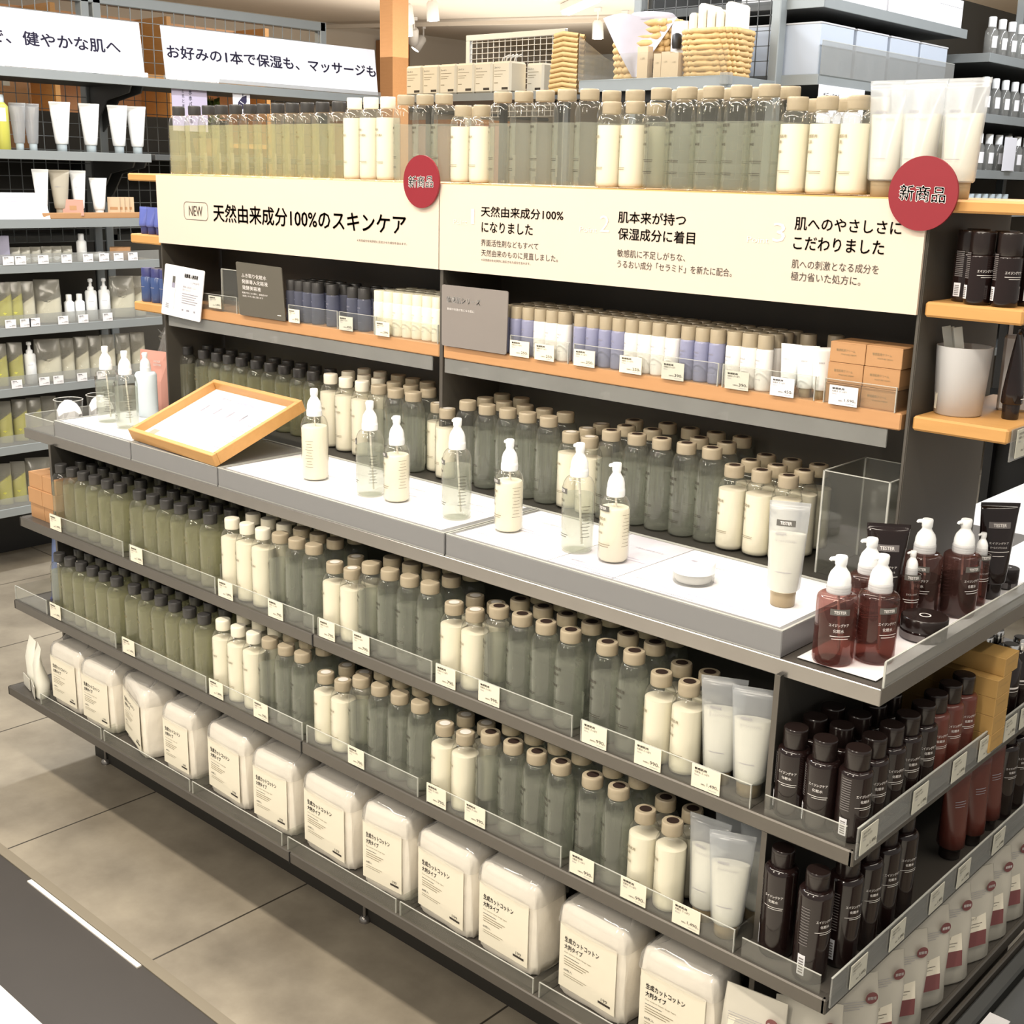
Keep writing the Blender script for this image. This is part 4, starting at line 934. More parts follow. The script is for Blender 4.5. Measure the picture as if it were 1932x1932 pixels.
# ------------------------------------------------------------------ cotton packs along the bottom shelf
def cotton_pack(seed, w=.136, d=.085, h=.150):
    rnd = random.Random(seed); n = 36; rings = []
    sq = lambda a: math.copysign(abs(a)**.32, a)
    bulge = [rnd.uniform(.97, 1.03) for _ in range(9)]
    for k, (z, s) in enumerate(((0, .90), (.004, .96), (.02, .99), (.06, 1.0), (.10, 1.0), (.125, .985), (.140, .95), (.147, .88), (.150, .76))):
        rings.append([(w/2*s*bulge[k]*sq(math.cos(2*PI*j/n))+.002*math.sin(j*1.7+k), d/2*s*sq(math.sin(2*PI*j/n))+.0015*math.cos(j*2.1+k*.8), z*h/.15) for j in range(n)])
    cot = MB().loft(rings, 0).mesh('cotton', ['cotton'])
    yf = -d/2-.0026; L = MB()
    lx0, lx1, lz0, lz1 = -w*.42, w*.40, .016, .122
    L.box(lx0, lx1, yf, yf+.0003, lz0, lz1, 0)
    L.flat_text('生成カットコットン', lx0+.010, lx0+.078, .0935, .1025, yf-.0004, 1, .025)
    L.flat_text('大判タイプ', lx0+.010, lx0+.046, .0815, .0900, yf-.0004, 1, .025)
    L.flat_text('Cut cotton basic large type', lx0+.010, lx0+.064, .0745, .0775, yf-.0004, 2, 0)
    L.bar(lx0+.010, lx0+.040, .0690, .0698, yf-.0004, 1)
    for i, ww in enumerate((.050, .044, .038)): L.bar(lx0+.010, lx0+.010+ww, .0640-.004*i, .0650-.004*i, yf-.0004, 2)
    L.flat_text('60枚入', lx0+.010, lx0+.027, .0445, .0490, yf-.0004, 1, .01)
    for i, ww in enumerate((.046, .040)): L.bar(lx0+.010, lx0+.010+ww, .0400-.0035*i, .0407-.0035*i, yf-.0004, 2)
    L.flat_text('199', lx1-.026, lx1-.014, .0295, .0345, yf-.0004, 1, .0); L.bar(lx1-.032, lx1-.008, .0245, .0282, yf-.0004, 1)
    lab = L.mesh('label', ['paper_cream', 'ink_brown', 'ink_tan'])
    F = MB(); fr = []; n2 = 28
    for k in range(8):
        z = (.120, .140, .152, .158, .164, .170, .176, .180)[k]; s = (1.03, 1.02, .95, .84, .74, .66, .58, .50)[k]; t = .01*k
        fr.append([(w/2*s*sq(math.cos(2*PI*j/n2))*(1+.05*math.sin(j*2.7+k*1.4+seed)*(k > 2))+.006*k*.4, (d/2+.004)*max(.12, s*(1 if k < 3 else (1-.16*(k-2))))*sq(math.sin(2*PI*j/n2))+.03*(k/7)**2+.004*math.sin(j*1.9+k*1.1+seed)*(k > 2), z+.006*math.sin(j*1.3+seed+k)*(k > 3)) for j in range(n2)])
    F.loft(fr, 0, False, True)
    return Kind('cotton_pack', 'cotton pack', [('cotton', cot), ('label', lab), ('wrapper', F.mesh('wrapper', ['film']))])
packs = [(-.892, .136, 0, 1.0), (-.745, .132, .02, 1.0), (-.586, .158, -.28, 1.02), (-.420, .112, .0, .98), (-.250, .140, -.05, 1.02), (-.097, .124, .03, 1.0), (.066, .148, -.04, 1.02), (.226, .118, .05, 1.06), (.375, .140, -.05, 1.05), (.522, .134, -.02, 1.06), (.695, .138, -.03, 1.06), (.852, .136, .02, 1.05)]
pk = [cotton_pack(i) for i in range(4)]
for i, (x, w, rz, hs) in enumerate(packs):
    pk[i % 4].place((x, -.312-.003*(i % 2), H-1.247), rz, f'{ORD[i]} wrapped cotton pack from the far end of the bottom shelf', 'cotton packs along the bottom shelf', (w/.136, 1, hs))
for i, (a, b) in enumerate(((-.955, -.682), (-.670, -.335), (-.325, -.028), (-.010, .292), (.302, .610), (.622, .935))):
    guard(f'{ORD[i]} clear guard from the far end in front of the cotton packs', a, b, -.3865, H-1.247, .028, 'clear guards before the cotton packs', .10)

# ------------------------------------------------------------------ the near end: dark bottles, boxes, pouches
DT = [('エイジングケア', .066, .0042, .026, .05), ('化粧水', .0585, .0042, .014, .05)]
db = bottle_kind('dark_bottle', 'bottle', .0225, .127, .0165, .0270, .092, .0, 'dark_brown_cap', None, DT, 0, 'ink_white', [(.052, .028, .05)], shell='dark_brown_plastic', barcode=True)
dl = bottle_kind('dark_bottle', 'bottle', .0235, .160, .0160, .0240, .126, .0, 'dark_brown_cap', None, [(a, b+.028, c, d, e) for a, b, c, d, e in DT], 0, 'ink_white', [(.080, .028, .05)], shell='dark_brown_plastic', barcode=True)
rb = bottle_kind('dark_bottle', 'bottle', .0225, .127, .0165, .0270, .092, .0, 'dark_brown_cap', None, DT, 0, 'ink_white', [(.052, .028, .05)], shell='red_brown_plastic')
grp = 'dark bottles on the near end shelves'
for i, (x, y, rz) in enumerate(((.973, -.290, .1), (1.018, -.293, .2), (1.062, -.288, 1.1))):
    db.place((x, y, H-.827), rz, f'dark bottle facing the aisle on the end shelf under the counter, {ORD[i]} from the panel', grp)
for i, y in enumerate((-.240, -.190, -.141, -.092)): db.place((1.060, y, H-.827), 1.0, f'dark bottle along the outer edge of the upper end shelf, {ORD[i]} behind the corner bottle', grp)
for i, y in enumerate((-.043, .006, .054)): rb.place((1.056, y, H-.827), 1.0, f'red-brown bottle along the upper end shelf before the yellow boxes, {ORD[i]} in line', grp)
for i, (x, y) in enumerate(((.974, -.241), (1.013, -.240), (.974, -.192), (1.013, -.190), (1.011, -.141), (1.010, -.092))): db.place((x, y, H-.827), .6, f'dark bottle in the inner rows of the upper end shelf, {ORD[i]} inwards from the corner', grp)
for i, (x, y, rz) in enumerate(((.978, -.305, .1), (1.040, -.322, 1.1))): dl.place((x, y, H-1.031), rz, ('tall dark bottle beside the frosted tubes on the lower end shelf', 'tall dark bottle at the very corner of the lower end shelf')[i], grp)
for i, y in enumerate((-.262, -.205, -.150, -.096)): dl.place((1.052, y, H-1.031), 1.05, f'tall dark bottle along the outer edge of the lower end shelf, {ORD[i]} behind the corner', grp)
yb = carton('yellow_box', .052, .100, .0290, 'kraft_yellow', [('エイジングケア', -.018, .014, .016, .019)])
for i in range(5):
    yb.place((1.045, .112 if i < 4 else .132, H-.827+.0294*i), PI/2, f'yellowish carton on the upper end shelf, {("lowest", "second", "third", "fourth", "top")[i]} of the outer stack', 'yellow cartons on the end shelf')
for i in range(4): yb.place((.985, .112, H-.827+.0294*i), PI/2, f'yellowish carton on the upper end shelf, {("lowest", "second", "third", "top")[i]} of the inner stack', 'yellow cartons on the end shelf')
sc = Kind('silver_capped_bottle', 'bottle', [('body', MB().lathe([(.018, 0), (.0195, .002), (.0195, .098), (.011, .106)], 18).wrap_bar(.0198, .0, .022, .05, .051, 1).wrap_bar(.0198, .0, .022, .055, .058, 1).mesh('body', ['dark_brown_plastic', 'ink_white'])), ('cap', MB().lathe([(.0120, .106), (.0122, .107), (.0122, .124), (.0115, .125)], 18).lathe([(.0126, .112), (.0126, .1135)], 18, 0, False, False).lathe([(.0126, .117), (.0126, .1185)], 18, 0, False, False).mesh('cap', ['chrome']))])
for i, (x, y) in enumerate(((1.055, .192), (1.055, .236), (1.055, .280), (1.012, .195), (1.012, .240), (.972, .195), (1.012, .285))): sc.place((x, y, H-.827), 1.0, f'silver-capped dark bottle beyond the yellow cartons, {ORD[i]} counted along the outer edge then inwards', 'silver-capped bottles on the end shelf')
rt = Kind('red_brown_tube', 'tube', tube_parts(.150, .021, .052, .020, 'red_brown_plastic', 'dark_brown_cap', [('', -.010, .010, .100, .101), ('', -.010, .010, .096, .0968), ('', -.010, .008, .092, .0928)], 'ink_grey'))
for i, (x, y, rz) in enumerate(((1.045, .112, 1.1), (1.050, .178, 1.1), (1.048, .245, 1.2))): rt.place((x, y, H-1.031), rz, f'red-brown tube on its cap on the lower end shelf, {ORD[i]} beyond the tall dark bottles', 'red-brown tubes on the lower end shelf')
dl2 = [(1.045, .300), (1.045, .352)]
for i, (x, y) in enumerate(dl2): dl.place((x, y, H-1.031), 1.1, f'tall dark bottle beyond the red-brown tubes, {ORD[i]} in line', grp)
for z, nm, ys in ((-.827, 'upper', (-.318, -.168, -.040, .055, .150, .215)), (-1.031, 'lower', (-.305, -.190, -.062, .034, .170))):
    t = thing('shelf_guard', f'hazy grey price rail along the outer edge of the {nm} end shelf', 'shelf guard', (1.087, -.322 if nm == 'upper' else -.352, H+z))
    obj('front_pane', MB().box(0, .0025, 0, .88, -.010, .034).mesh('front_pane', ['acrylic_haze']), t)
    obj('edge_strip', MB().box(0, .0026, 0, .88, .034, .0352).mesh('edge_strip', ['acrylic_edge']), t)
    t2 = thing('shelf_guard', f'clear guard facing the aisle at the corner of the {nm} end shelf', 'shelf guard', (.952, -.3205 if nm == 'upper' else -.3515, H+z))
    obj('front_pane', MB().box(0, .120, 0, .002, 0, .030).mesh('front_pane', ['acrylic']), t2); obj('edge_strip', MB().box(0, .120, 0, .002, .030, .0308).mesh('edge_strip', ['acrylic_edge']), t2)
    for i, y in enumerate(ys): price_card(f'{ORD[i]} price card from the corner on the {nm} end rail', 1.0915, y, H+z+.030, .046, .035, '1,490', 'price cards on the near end rails', 'card_pale', 'エイジングケア', PI/2)

pouch = spout_pouch(.165, .098, .052, None)
def refill(seed):
    b = spout_pouch(.165, .098, .052, None)
    L = MB(); y = lambda z: -.026*(1 if z < .05 else max(.1, 1-(z-.05)*8.2))-.002
    def q(x0, x1, z0, z1, k, off=0): L.quad((x0, y(z0)-off, z0), (x1, y(z0)-off, z0), (x1, y(z1)-off, z1), (x0, y(z1)-off, z1), k)
    q(-.034, .020, .064, .124, 0); q(-.034, .020, .038, .064, 1)
    for i, (t, w) in enumerate((('エイジングケア', .034), ('化粧水', .016), ('高保湿タイプ', .026))):
        z0 = .105-.011*i; L.text(t, lambda u, v: (-.026+w*u, y(z0+.005*v)-.0007, z0+.005*v), 2, .01)
    q(-.027, .011, .0765, .0772, 2, .0006); q(-.027, .006, .0720, .0725, 2, .0006)
    K = MB(); K.add([(.030+.0095*math.cos(2*PI*j/20), y(.135)-.004, .135+.0095*math.sin(2*PI*j/20)) for j in range(20)], [tuple(range(20))], 0)
    K.text('詰替用', lambda u, v: (.0235+.013*u, y(.135)-.0046, .1325+.005*v), 1, .03)
    for i in range(4): q(-.035, .030-.006*i, .124-.0035*i+.006, .1246-.0035*i+.006, 5, .002)
    return Kind('refill_pouch', 'pouch', [('film', b.mesh('film', ['pouch_refill'])), ('label', L.mesh('label', ['paper_cream', 'red_band', 'ink_brown', 'red_band', 'ink_white', 'ink_grey'])), ('round_sticker', K.mesh('round_sticker', ['red_band', 'ink_white']))])
rp = refill(0)
rl = [(.975, -.335, .15, 'refill pouch facing the aisle right beside the last cotton pack'), (1.035, -.300, .5, 'refill pouch at the corner below the lower end shelf'), (1.050, -.215, .95, 'refill pouch second from the corner along the near end bottom shelf'),
      (1.050, -.135, 1.05, 'refill pouch third from the corner along the near end bottom shelf'), (1.052, -.060, 1.0, 'refill pouch fourth from the corner along the near end bottom shelf'), (1.054, .022, 1.1, 'refill pouch fifth from the corner along the near end bottom shelf'),
      (1.056, .105, 1.05, 'refill pouch sixth from the corner along the near end bottom shelf'), (1.058, .190, 1.15, 'refill pouch seventh from the corner along the near end bottom shelf'), (1.056, .270, 1.1, 'refill pouch eighth from the corner along the near end bottom shelf'), (1.055, .350, 1.1, 'refill pouch ninth from the corner along the near end bottom shelf')]
for x, y, rz, lab in rl: rp.place((x, y, H-1.247), rz, lab, 'refill pouches on the near end bottom shelf', None, (random.uniform(-.04, .04), 0))

# near end oak shelves
de = bottle_kind('dark_bottle', 'bottle', .0180, .098, .0168, .0300, .064, .0, 'dark_brown_cap', None, [('エイジングケア', .044, .0040, .024, .5)], 0, 'ink_white', [(.040, .024, .5)], shell='dark_brown_plastic', barcode=True)
for x, y, rz, lab in ((.976, .110, 1.6, 'dark bottle showing its barcode at the back of the oak end shelf'), (.990, .050, .9, 'dark bottle at the panel side of the oak end shelf'), (1.020, .022, .35, 'dark bottle at the front of the oak end shelf, label forward'),
                     (1.057, .024, .35, 'second dark bottle at the front of the oak end shelf, label forward'), (1.072, .066, 1.5, 'dark bottle with barcode at the outer edge of the oak end shelf'), (1.030, .075, .5, 'dark bottle in the middle of the oak end shelf')):
    de.place((x, y, H-.158), rz, lab, 'dark bottles on the oak end shelf')
t = thing('frosted_cup', 'frosted translucent cup of paper strips on the lower oak end shelf', 'cup', (.994, .065, H-.319))
m = MB().lathe([(.030, 0), (.033, .002), (.0385, .098)], 30, 0, True, False).lathe([(.037, .098), (.0315, .004)], 30, 0, False, False).lathe([(.0385, .098), (.037, .0982)], 30, 0, False, False)
m.wrap_bar(.0345, -.75, .008, .008, .040, 1)
obj('cup', m.mesh('cup', ['frost_cup', 'paper_cream']), t)
for i, (x, y, z, lean) in enumerate(((-.022, .0, .1, -.22), (-.014, .006, .1, -.26), (-.006, -.004, .1, -.20))):
    s = obj('paper_strip', MB().box(-.006, .006, -.0004, .0004, 0, .122).mesh('paper_strip', ['acrylic_edge', 'paper_white']), t, (x+.02, y, .005), (0, lean, .4))
t = thing('card_box', 'grey dispenser box of cards with a black label on the lower oak end shelf', 'card box', (1.045, .165, H-.319), (0, 0, .35))
obj('box', MB().box(-.032, .032, -.018, .018, 0, .110, 0, .004).mesh('box', ['frost_cup']), t)
b = MB().box(-.028, .028, -.012, -.010, .108, .146, 1).box(-.022, .022, -.0128, -.0120, .112, .141, 0); b.flat_text('注文カード', -.015, .015, .128, .134, -.0133, 2, .02); b.flat_text('ORDER', -.008, .008, .120, .1235, -.0133, 2, .01)
obj('black_label', b.mesh('black_label', ['black', 'frost_cup', 'ink_white']), t)
bt2 = Kind('dark_tube', 'tube', tube_parts(.128, .0150, .040, .022, 'dark_brown_plastic', 'dark_brown_cap', [('', -.009, .009, .030, .031)], 'ink_white'))
bt2.place((1.062, .085, H-.319), 1.75, 'slim dark tube standing edge-on on the lower oak end shelf')
t = thing('price_rail', 'price rail hanging on the outer edge of the lower oak end shelf', 'price tag', (1.0945, .01, H-.365))
obj('rail', MB().box(0, .002, 0, .27, 0, .045).mesh('rail', ['acrylic_haze']), t)
price_card('price card on the outer oak shelf rail', 1.0975, .025, H-.322, .052, .040, '1,490', None, 'card_pale', 'エイジングケア', PI/2)
# ------------------------------------------------------------------ tall wall unit running along the left aisle
XF = -2.60
W = thing('wall_shelf_unit', 'tall grey steel shelf unit with mesh back along the far aisle', 'display shelf', (0, 0, 0))
def wp(name, mb, mats, parent=W): return obj(name, mb.mesh(name, mats), parent)
Y0, Y1, Y2 = -.30, .99, 2.19
SH = [(.312, -2.60, 2.19), (.040, -2.62, 1.03), (-.195, -2.60, 1.03), (-.350, -2.60, 1.03), (-.570, -2.60, 1.03), (-.786, -2.60, 1.03), (-.995, -2.60, 1.03), (-1.224, -2.60, 1.03)]
for z, xf, ye in SH:
    m = MB().box(-3.0, xf, Y0, ye, H+z-.022, H+z, 0, .002).box(xf-.002, xf+.003, Y0, ye, H+z-.030, H+z+.001, 1, .001)
    wp('shelf', m, ['dark_grey_steel', 'grey_steel'])
wp('shelf', MB().box(-3.0, -2.62, 1.05, 2.19, H+.018, H+.040, 0, .002), ['dark_grey_steel'])
for y in (-.28, .985, 1.035, 2.16): wp('upright', MB().box(-3.03, -2.985, y, y+.035, 0, H+.640, 0, .003), ['grey_steel'])
wp('top_rail', MB().box(-3.03, -2.985, Y0, Y2, H+.600, H+.640, 0, .003), ['grey_steel'])
for y in (.985, 1.035):
    for z in (.312, .040):
        b = MB().loft([[(-3.0, yy, H+z-.022), (-2.68, yy, H+z-.022), (-2.70, yy, H+z-.05), (-2.86, yy, H+z-.075), (-2.93, yy, H+z-.15), (-3.0, yy, H+z-.20)] for yy in (y+.012, y+.018)], 0, True, True, False)
        wp('bracket', b, ['dark_grey_steel'])
g = MB(); k = 0
yy = Y0
while yy < Y2: g.box(-2.992, -2.989, yy-.0012, yy+.0012, H-.30, H+.60); yy += .05
zz = H-.30
while zz < H+.60: g.box(-2.992, -2.989, Y0, Y2, zz-.0012, zz+.0012); zz += .05
wp('mesh_back', g, ['grey_steel'])
wp('back_board', MB().box(-3.01, -2.995, Y0, Y2, .02, H-.30), ['dark_board'])
wp('plinth', MB().box(-2.99, -2.90, Y0, Y2, 0, H-1.25), ['black'])
for i, (z, hh) in enumerate(((-.350, .045), (-.570, .055), (-.786, .055), (-.995, .05), (-1.224, .05))):
    wp('front_rail', MB().box(XF-.001, XF+.001, Y0, 1.03, H+z, H+z+hh*.8), ['acrylic_haze'])
# white header signs on its top shelf
def wall_sign(label, y0, y1, lines):
    t = thing('wall_sign', label, 'sign', (XF-.01, 0, H+.318), (0, math.radians(-7), 0), 'white header signs on the wall unit')
    obj('board', MB().box(-.003, 0, y0, y1, 0, .190).mesh('board', ['sign_white']), t)
    m = MB()
    for (tx, a, b, za, zb) in lines: m.text(tx, lambda u, v: (.0008, a+(b-a)*u, za+(zb-za)*v), 0, .02)
    obj('lettering', m.mesh('lettering', ['ink_navy']), t)
    obj('holder', MB().box(-.006, .006, y0-.005, y1+.01, -.004, .012).mesh('holder', ['acrylic_haze']), t)
wall_sign('white wall-unit sign whose lettering ends in an arrow-like kana, nearer the left aisle', -.15, 1.015, [('で、健やかな肌へ', .43, .925, .072, .118)])
wall_sign('white wall-unit sign with one long line of dark lettering beside the wood column', 1.105, 2.170, [('お好みの1本で保湿も、マッサージも', 1.122, 2.165, .075, .122)])
# products on it
def simple_tube(nm, h, w, body, cap): return Kind(nm, 'tube', tube_parts(h, w*.30, w, h*.15, body, cap, [('保湿クリーム', -w*.22, w*.22, h*.62, h*.645)], seg=18))
wt = simple_tube('white_tube', .172, .074, 'tube_white', 'tube_cap_grey'); ct_ = simple_tube('clear_tube', .160, .058, 'frost_tube', 'tube_cap_grey')
PX = -2.665; RZ = math.radians(62)
mesh_pouch = spout_pouch(.155, .074, .040, None)
def two_tone(nm, h, w, top, fill, fz):
    a = spout_pouch(h, w, w*.5, None).mesh('film', [top]); b = MB(); rings = []; n = 16
    for t in (0.02, .06, .3, .5, fz): rings.append([(w*.47*math.cos(2*PI*j/n), w*.215*(1-.55*t)*math.sin(2*PI*j/n), h*t+(h*.12*math.cos(2*PI*j/n) if t == fz else 0)) for j in range(n)])
    return Kind(nm, 'pouch', [('film', a), ('contents', b.loft(rings, 0).mesh('contents', [fill]))])
yp = two_tone('yellow_pouch', .155, .056, 'pouch_clear', 'yellow_liquid', .62)
cp = two_tone('refill_sachet', .155, .058, 'pouch_clear', 'pouch_white', .55); bp = two_tone('refill_sachet', .158, .098, 'pouch_clear', 'pouch_white', .48)
sp = two_tone('small_sachet', .056, .040, 'pouch_clear', 'tube_white', .7)
pb = Kind('lotion_bottle', 'bottle', [('body', MB().lathe([(.020, 0), (.0215, .002), (.0215, .104), (.018, .110)], 18).wrap_bar(.0218, 0, .018, .07, .071, 1).mesh('body', ['tube_white', 'ink_grey'])), ('pump', MB().lathe([(.012, .110), (.012, .122), (.006, .126), (.005, .140), (.009, .142), (.009, .152), (.004, .154)], 14).mesh('pump', ['pump_white']))])
sb = Kind('short_bottle', 'bottle', [('body', MB().lathe([(.017, 0), (.0185, .002), (.0185, .070), (.012, .076)], 16).mesh('body', ['tube_white'])), ('cap', MB().lathe([(.011, .076), (.011, .098), (.009, .100)], 14).mesh('cap', ['pump_white']))])
soap = Kind('soap_bottle', 'bottle', [('body', MB().lathe([(.023, 0), (.025, .002), (.025, .10), (.025, .145), (.014, .158)], 20).wrap_bar(.0255, 0, .040, .095, .140, 1).mesh('body', ['yellow_liquid', 'paper_white'])), ('cap', MB().lathe([(.013, .158), (.013, .180), (.010, .184)], 14).mesh('cap', ['tube_cap_grey']))])
def shelfrow(zt, items, place):
    n = {}
    for kd, y, lab in items:
        n[lab] = n.get(lab, 0)+1
        kd.place((PX, y, H+zt), RZ+random.uniform(-.12, .12), f'{ORD[n[lab]-1]} {lab} from the left aisle end, {place}, wall unit', 'goods on the wall shelf unit')
shelfrow(.040, [(soap, .475, 'green liquid soap bottle'), (ct_, .535, 'clear tube'), (ct_, .585, 'clear tube'), (wt, .695, 'white tube'), (wt, .81, 'white tube'), (wt, .925, 'white tube'), (wt, 1.002, 'white tube')], 'shelf just below the signs')
tw = [simple_tube('tester_tube', .162, .058, 'tube_white', 'tube_white'), simple_tube('tester_tube', .161, .074, 'taupe_pack', 'taupe_pack'), simple_tube('tester_tube', .160, .058, 'tube_white', 'tube_white'), simple_tube('tester_tube', .135, .064, 'tube_white', 'tube_white')]
TZ = H-.195
t = thing('wooden_tray', 'long narrow wooden tray of tester tubes on the wall unit', 'tray', (-2.68, .575, TZ))
obj('board', MB().box(-.05, .065, 0, .43, 0, .010, 0, .003).mesh('board', ['beech']), t); obj('front_lip', MB().box(.060, .070, 0, .43, .0, .022, 0, .002).mesh('front_lip', ['kraft']), t)
for i, (y, kd) in enumerate(zip((.60, .672, .745, .825), tw)): kd.place((-2.66, y, TZ+.0102), RZ, ('crumpled white tester tube first on the wooden tray', 'taupe tester tube on the wooden tray', 'white tester tube beside the pink card on the tray', 'short squeezed white tester tube on the wooden tray')[i], 'tester tubes on the wooden tray')
t = thing('pink_card', 'small terracotta card leaning on the wooden tray', 'card', (-2.625, .70, TZ+.0102), (0, math.radians(-8), RZ-PI/2))
obj('card', MB().box(-.004, .004, -.036, .036, 0, .058).mesh('card', ['terracotta']), t); obj('print', MB().box(.0042, .0045, -.012, .012, .02, .036).mesh('print', ['kraft']), t)
for i, y in enumerate((.885, .905, .925, .945)):
    t = thing('sample_card', f'{ORD[i]} upright kraft sample card at the end of the wooden tray', 'card', (-2.66, y, TZ+.0102), (0, 0, RZ), 'kraft sample cards on the wall unit')
    obj('card', MB().box(-.022, .022, -.003, .003, 0, .066).mesh('card', ['kraft_pale']), t); obj('print', MB().box(-.014, .014, -.0036, -.0032, .02, .03).mesh('print', ['kraft']), t)
t = thing('slant_card', 'pale blue slanted information card on the wall unit', 'card', (-2.63, .46, TZ), (math.radians(0), math.radians(-35), math.radians(-12)))
obj('board', MB().box(-.003, 0, -.14, .14, 0, .11).mesh('board', ['sign_white']), t)
b = MB()
for i in range(5): b.box(.0004, .0008, .0, .09-.02*(i % 3), .02+.017*i, .024+.017*i)
obj('print', b.mesh('print', ['lilac']), t)
price_card('white price card at the end of the wooden tray on the wall unit', -2.596, .965, TZ+.036, .055, .034, '990', None, 'paper_white', '価格', PI/2)
box_s = carton('brown_box', .075, .06, .046, 'kraft', [])
gp = carton('grey_pack', .040, .04, .098, 'lavender_grey', [])
shelfrow(-.350, [(gp, .445, 'lavender grey pack')]+[(sp, y, 'small sachet') for y in (.485, .522, .562, .605, .643, .685)]+[(sb, .745, 'white short bottle'), (box_s, .905, 'brown box')], 'third shelf')
t = thing('white_bowl', 'white dish on the third shelf of the wall unit', 'dish', (PX, .82, H-.350))
obj('dish', MB().lathe([(.018, 0), (.026, .004), (.034, .024), (.032, .024), (.022, .006)], 18, 0, True, True).mesh('dish', ['tube_white']), t); obj('puff', MB().lathe([(.022, .007), (.028, .02), (.015, .03), (.003, .032)], 12).mesh('puff', ['paper_white']), t)
shelfrow(-.570, [(yp, .430, 'yellow pouch'), (yp, .470, 'yellow pouch'), (cp, .515, 'sachet'), (bp, .595, 'wide sachet'), (sb, .680, 'white short bottle'), (sb, .722, 'white short bottle'), (pb, .770, 'white pump bottle'), (pb, .825, 'white pump bottle'), (bp, .90, 'wide sachet'), (cp, .97, 'sachet')], 'fourth shelf')
shelfrow(-.786, [(yp, .395, 'yellow pouch'), (yp, .455, 'yellow pouch'), (pb, .510, 'white pump bottle'), (bp, .58, 'wide sachet'), (cp, .655, 'sachet'), (cp, .715, 'sachet'), (cp, .770, 'sachet'), (cp, .825, 'sachet'), (cp, .890, 'sachet'), (cp, .955, 'sachet')], 'fifth shelf')
shelfrow(-.995, [(yp, .340, 'yellow pouch'), (yp, .395, 'yellow pouch'), (yp, .455, 'yellow pouch'), (yp, .51, 'yellow pouch'), (cp, .57, 'sachet')], 'sixth shelf')
shelfrow(-1.224, [(yp, .315, 'yellow pouch'), (yp, .375, 'yellow pouch'), (yp, .430, 'yellow pouch'), (bp, .51, 'wide sachet')], 'bottom shelf')
n = 0
for z, ys, nm in ((-.350, (.34, .43, .475, .56, .65, .735, .80, .86, .92), 'third'), (-.570, (.42, .475, .51, .62, .70, .80), 'fourth'), (-.786, (.425, .53, .585, .68, .76), 'fifth')):
    for i, y in enumerate(ys): price_card(f'{ORD[i]} white price card from the left aisle end on the {nm} wall-unit shelf', XF+.004, y-.025, H+z+.030, .040, .030, '690', 'white price cards on the wall unit', 'paper_white', '価格', PI/2)
# poster, hanging card and plant near its far half
t = thing('lavender_poster', 'lavender poster with upright lettering below the second wall sign', 'poster', (-2.618, 1.13, H+.130), (0, 0, 0))
obj('sheet', MB().box(0, .002, 0, .158, 0, .170).mesh('sheet', ['lilac']), t)
m = MB()
for i, s_ in enumerate('ホホバオイル'): m.text(s_, lambda u, v: (.0026, .075-.0+.014*u, .135-.021*i+.016*v), 0, .02)
for i, s_ in enumerate('お肌と髪に'): m.text(s_, lambda u, v: (.0026, .045+.010*u, .140-.018*i+.013*v), 0, .01)
obj('lettering', m.mesh('lettering', ['ink_navy']), t)
t = thing('hanging_card', 'small white card with a dark drawing hanging by the wall unit', 'card', (-2.612, 1.405, H+.205))
obj('sheet', MB().box(0, .0015, 0, .082, 0, .100).mesh('sheet', ['sign_white']), t)
m = MB(); m.add([(.0020, .022, .030), (.0020, .045, .018), (.0020, .066, .048), (.0020, .066, .072), (.0020, .045, .066), (.0020, .024, .044)], [(0, 1, 2, 3, 4, 5)], 0); m.box(.0018, .0022, .046, .049, .068, .088)
m.add([(.0024, .030, .034), (.0024, .042, .028), (.0024, .042, .031), (.0024, .030, .038)], [(0, 1, 2, 3)], 1); m.add([(.0024, .034, .046), (.0024, .050, .038), (.0024, .050, .041), (.0024, .034, .050)], [(0, 1, 2, 3)], 1)
m.text('洗えます', lambda u, v: (.0024, .018+.046*u, .006+.006*v), 0, 0)
obj('drawing', m.mesh('drawing', ['ink_navy', 'sign_white']), t)
t = thing('green_plant', 'green leafy plant standing behind the bottles by the wall unit', 'plant', (-2.80, 1.40, H+.040))
obj('pot', MB().lathe([(.04, 0), (.052, .07), (.048, .07)], 18).mesh('pot', ['kraft']), t)
m = MB(); rr = random.Random(5)
for i in range(120):
    a, b_ = rr.uniform(0, 2*PI), rr.uniform(.2, 1.3); r = rr.uniform(.03, .10); c = Vector((r*math.cos(a)*math.sin(b_), r*math.sin(a)*math.sin(b_), .09+.13*rr.random()))
    u = Vector((rr.uniform(-1, 1), rr.uniform(-1, 1), rr.uniform(-.4, 1))).normalized(); v = u.cross(Vector((.3, .5, .8))).normalized(); L_ = rr.uniform(.02, .034)
    m.add([c-u*L_, c+v*L_*.4, c+u*L_, c-v*L_*.4], [(0, 1, 2, 3)], 0)
fo = obj('foliage', m.mesh('foliage', ['leaf']), t)

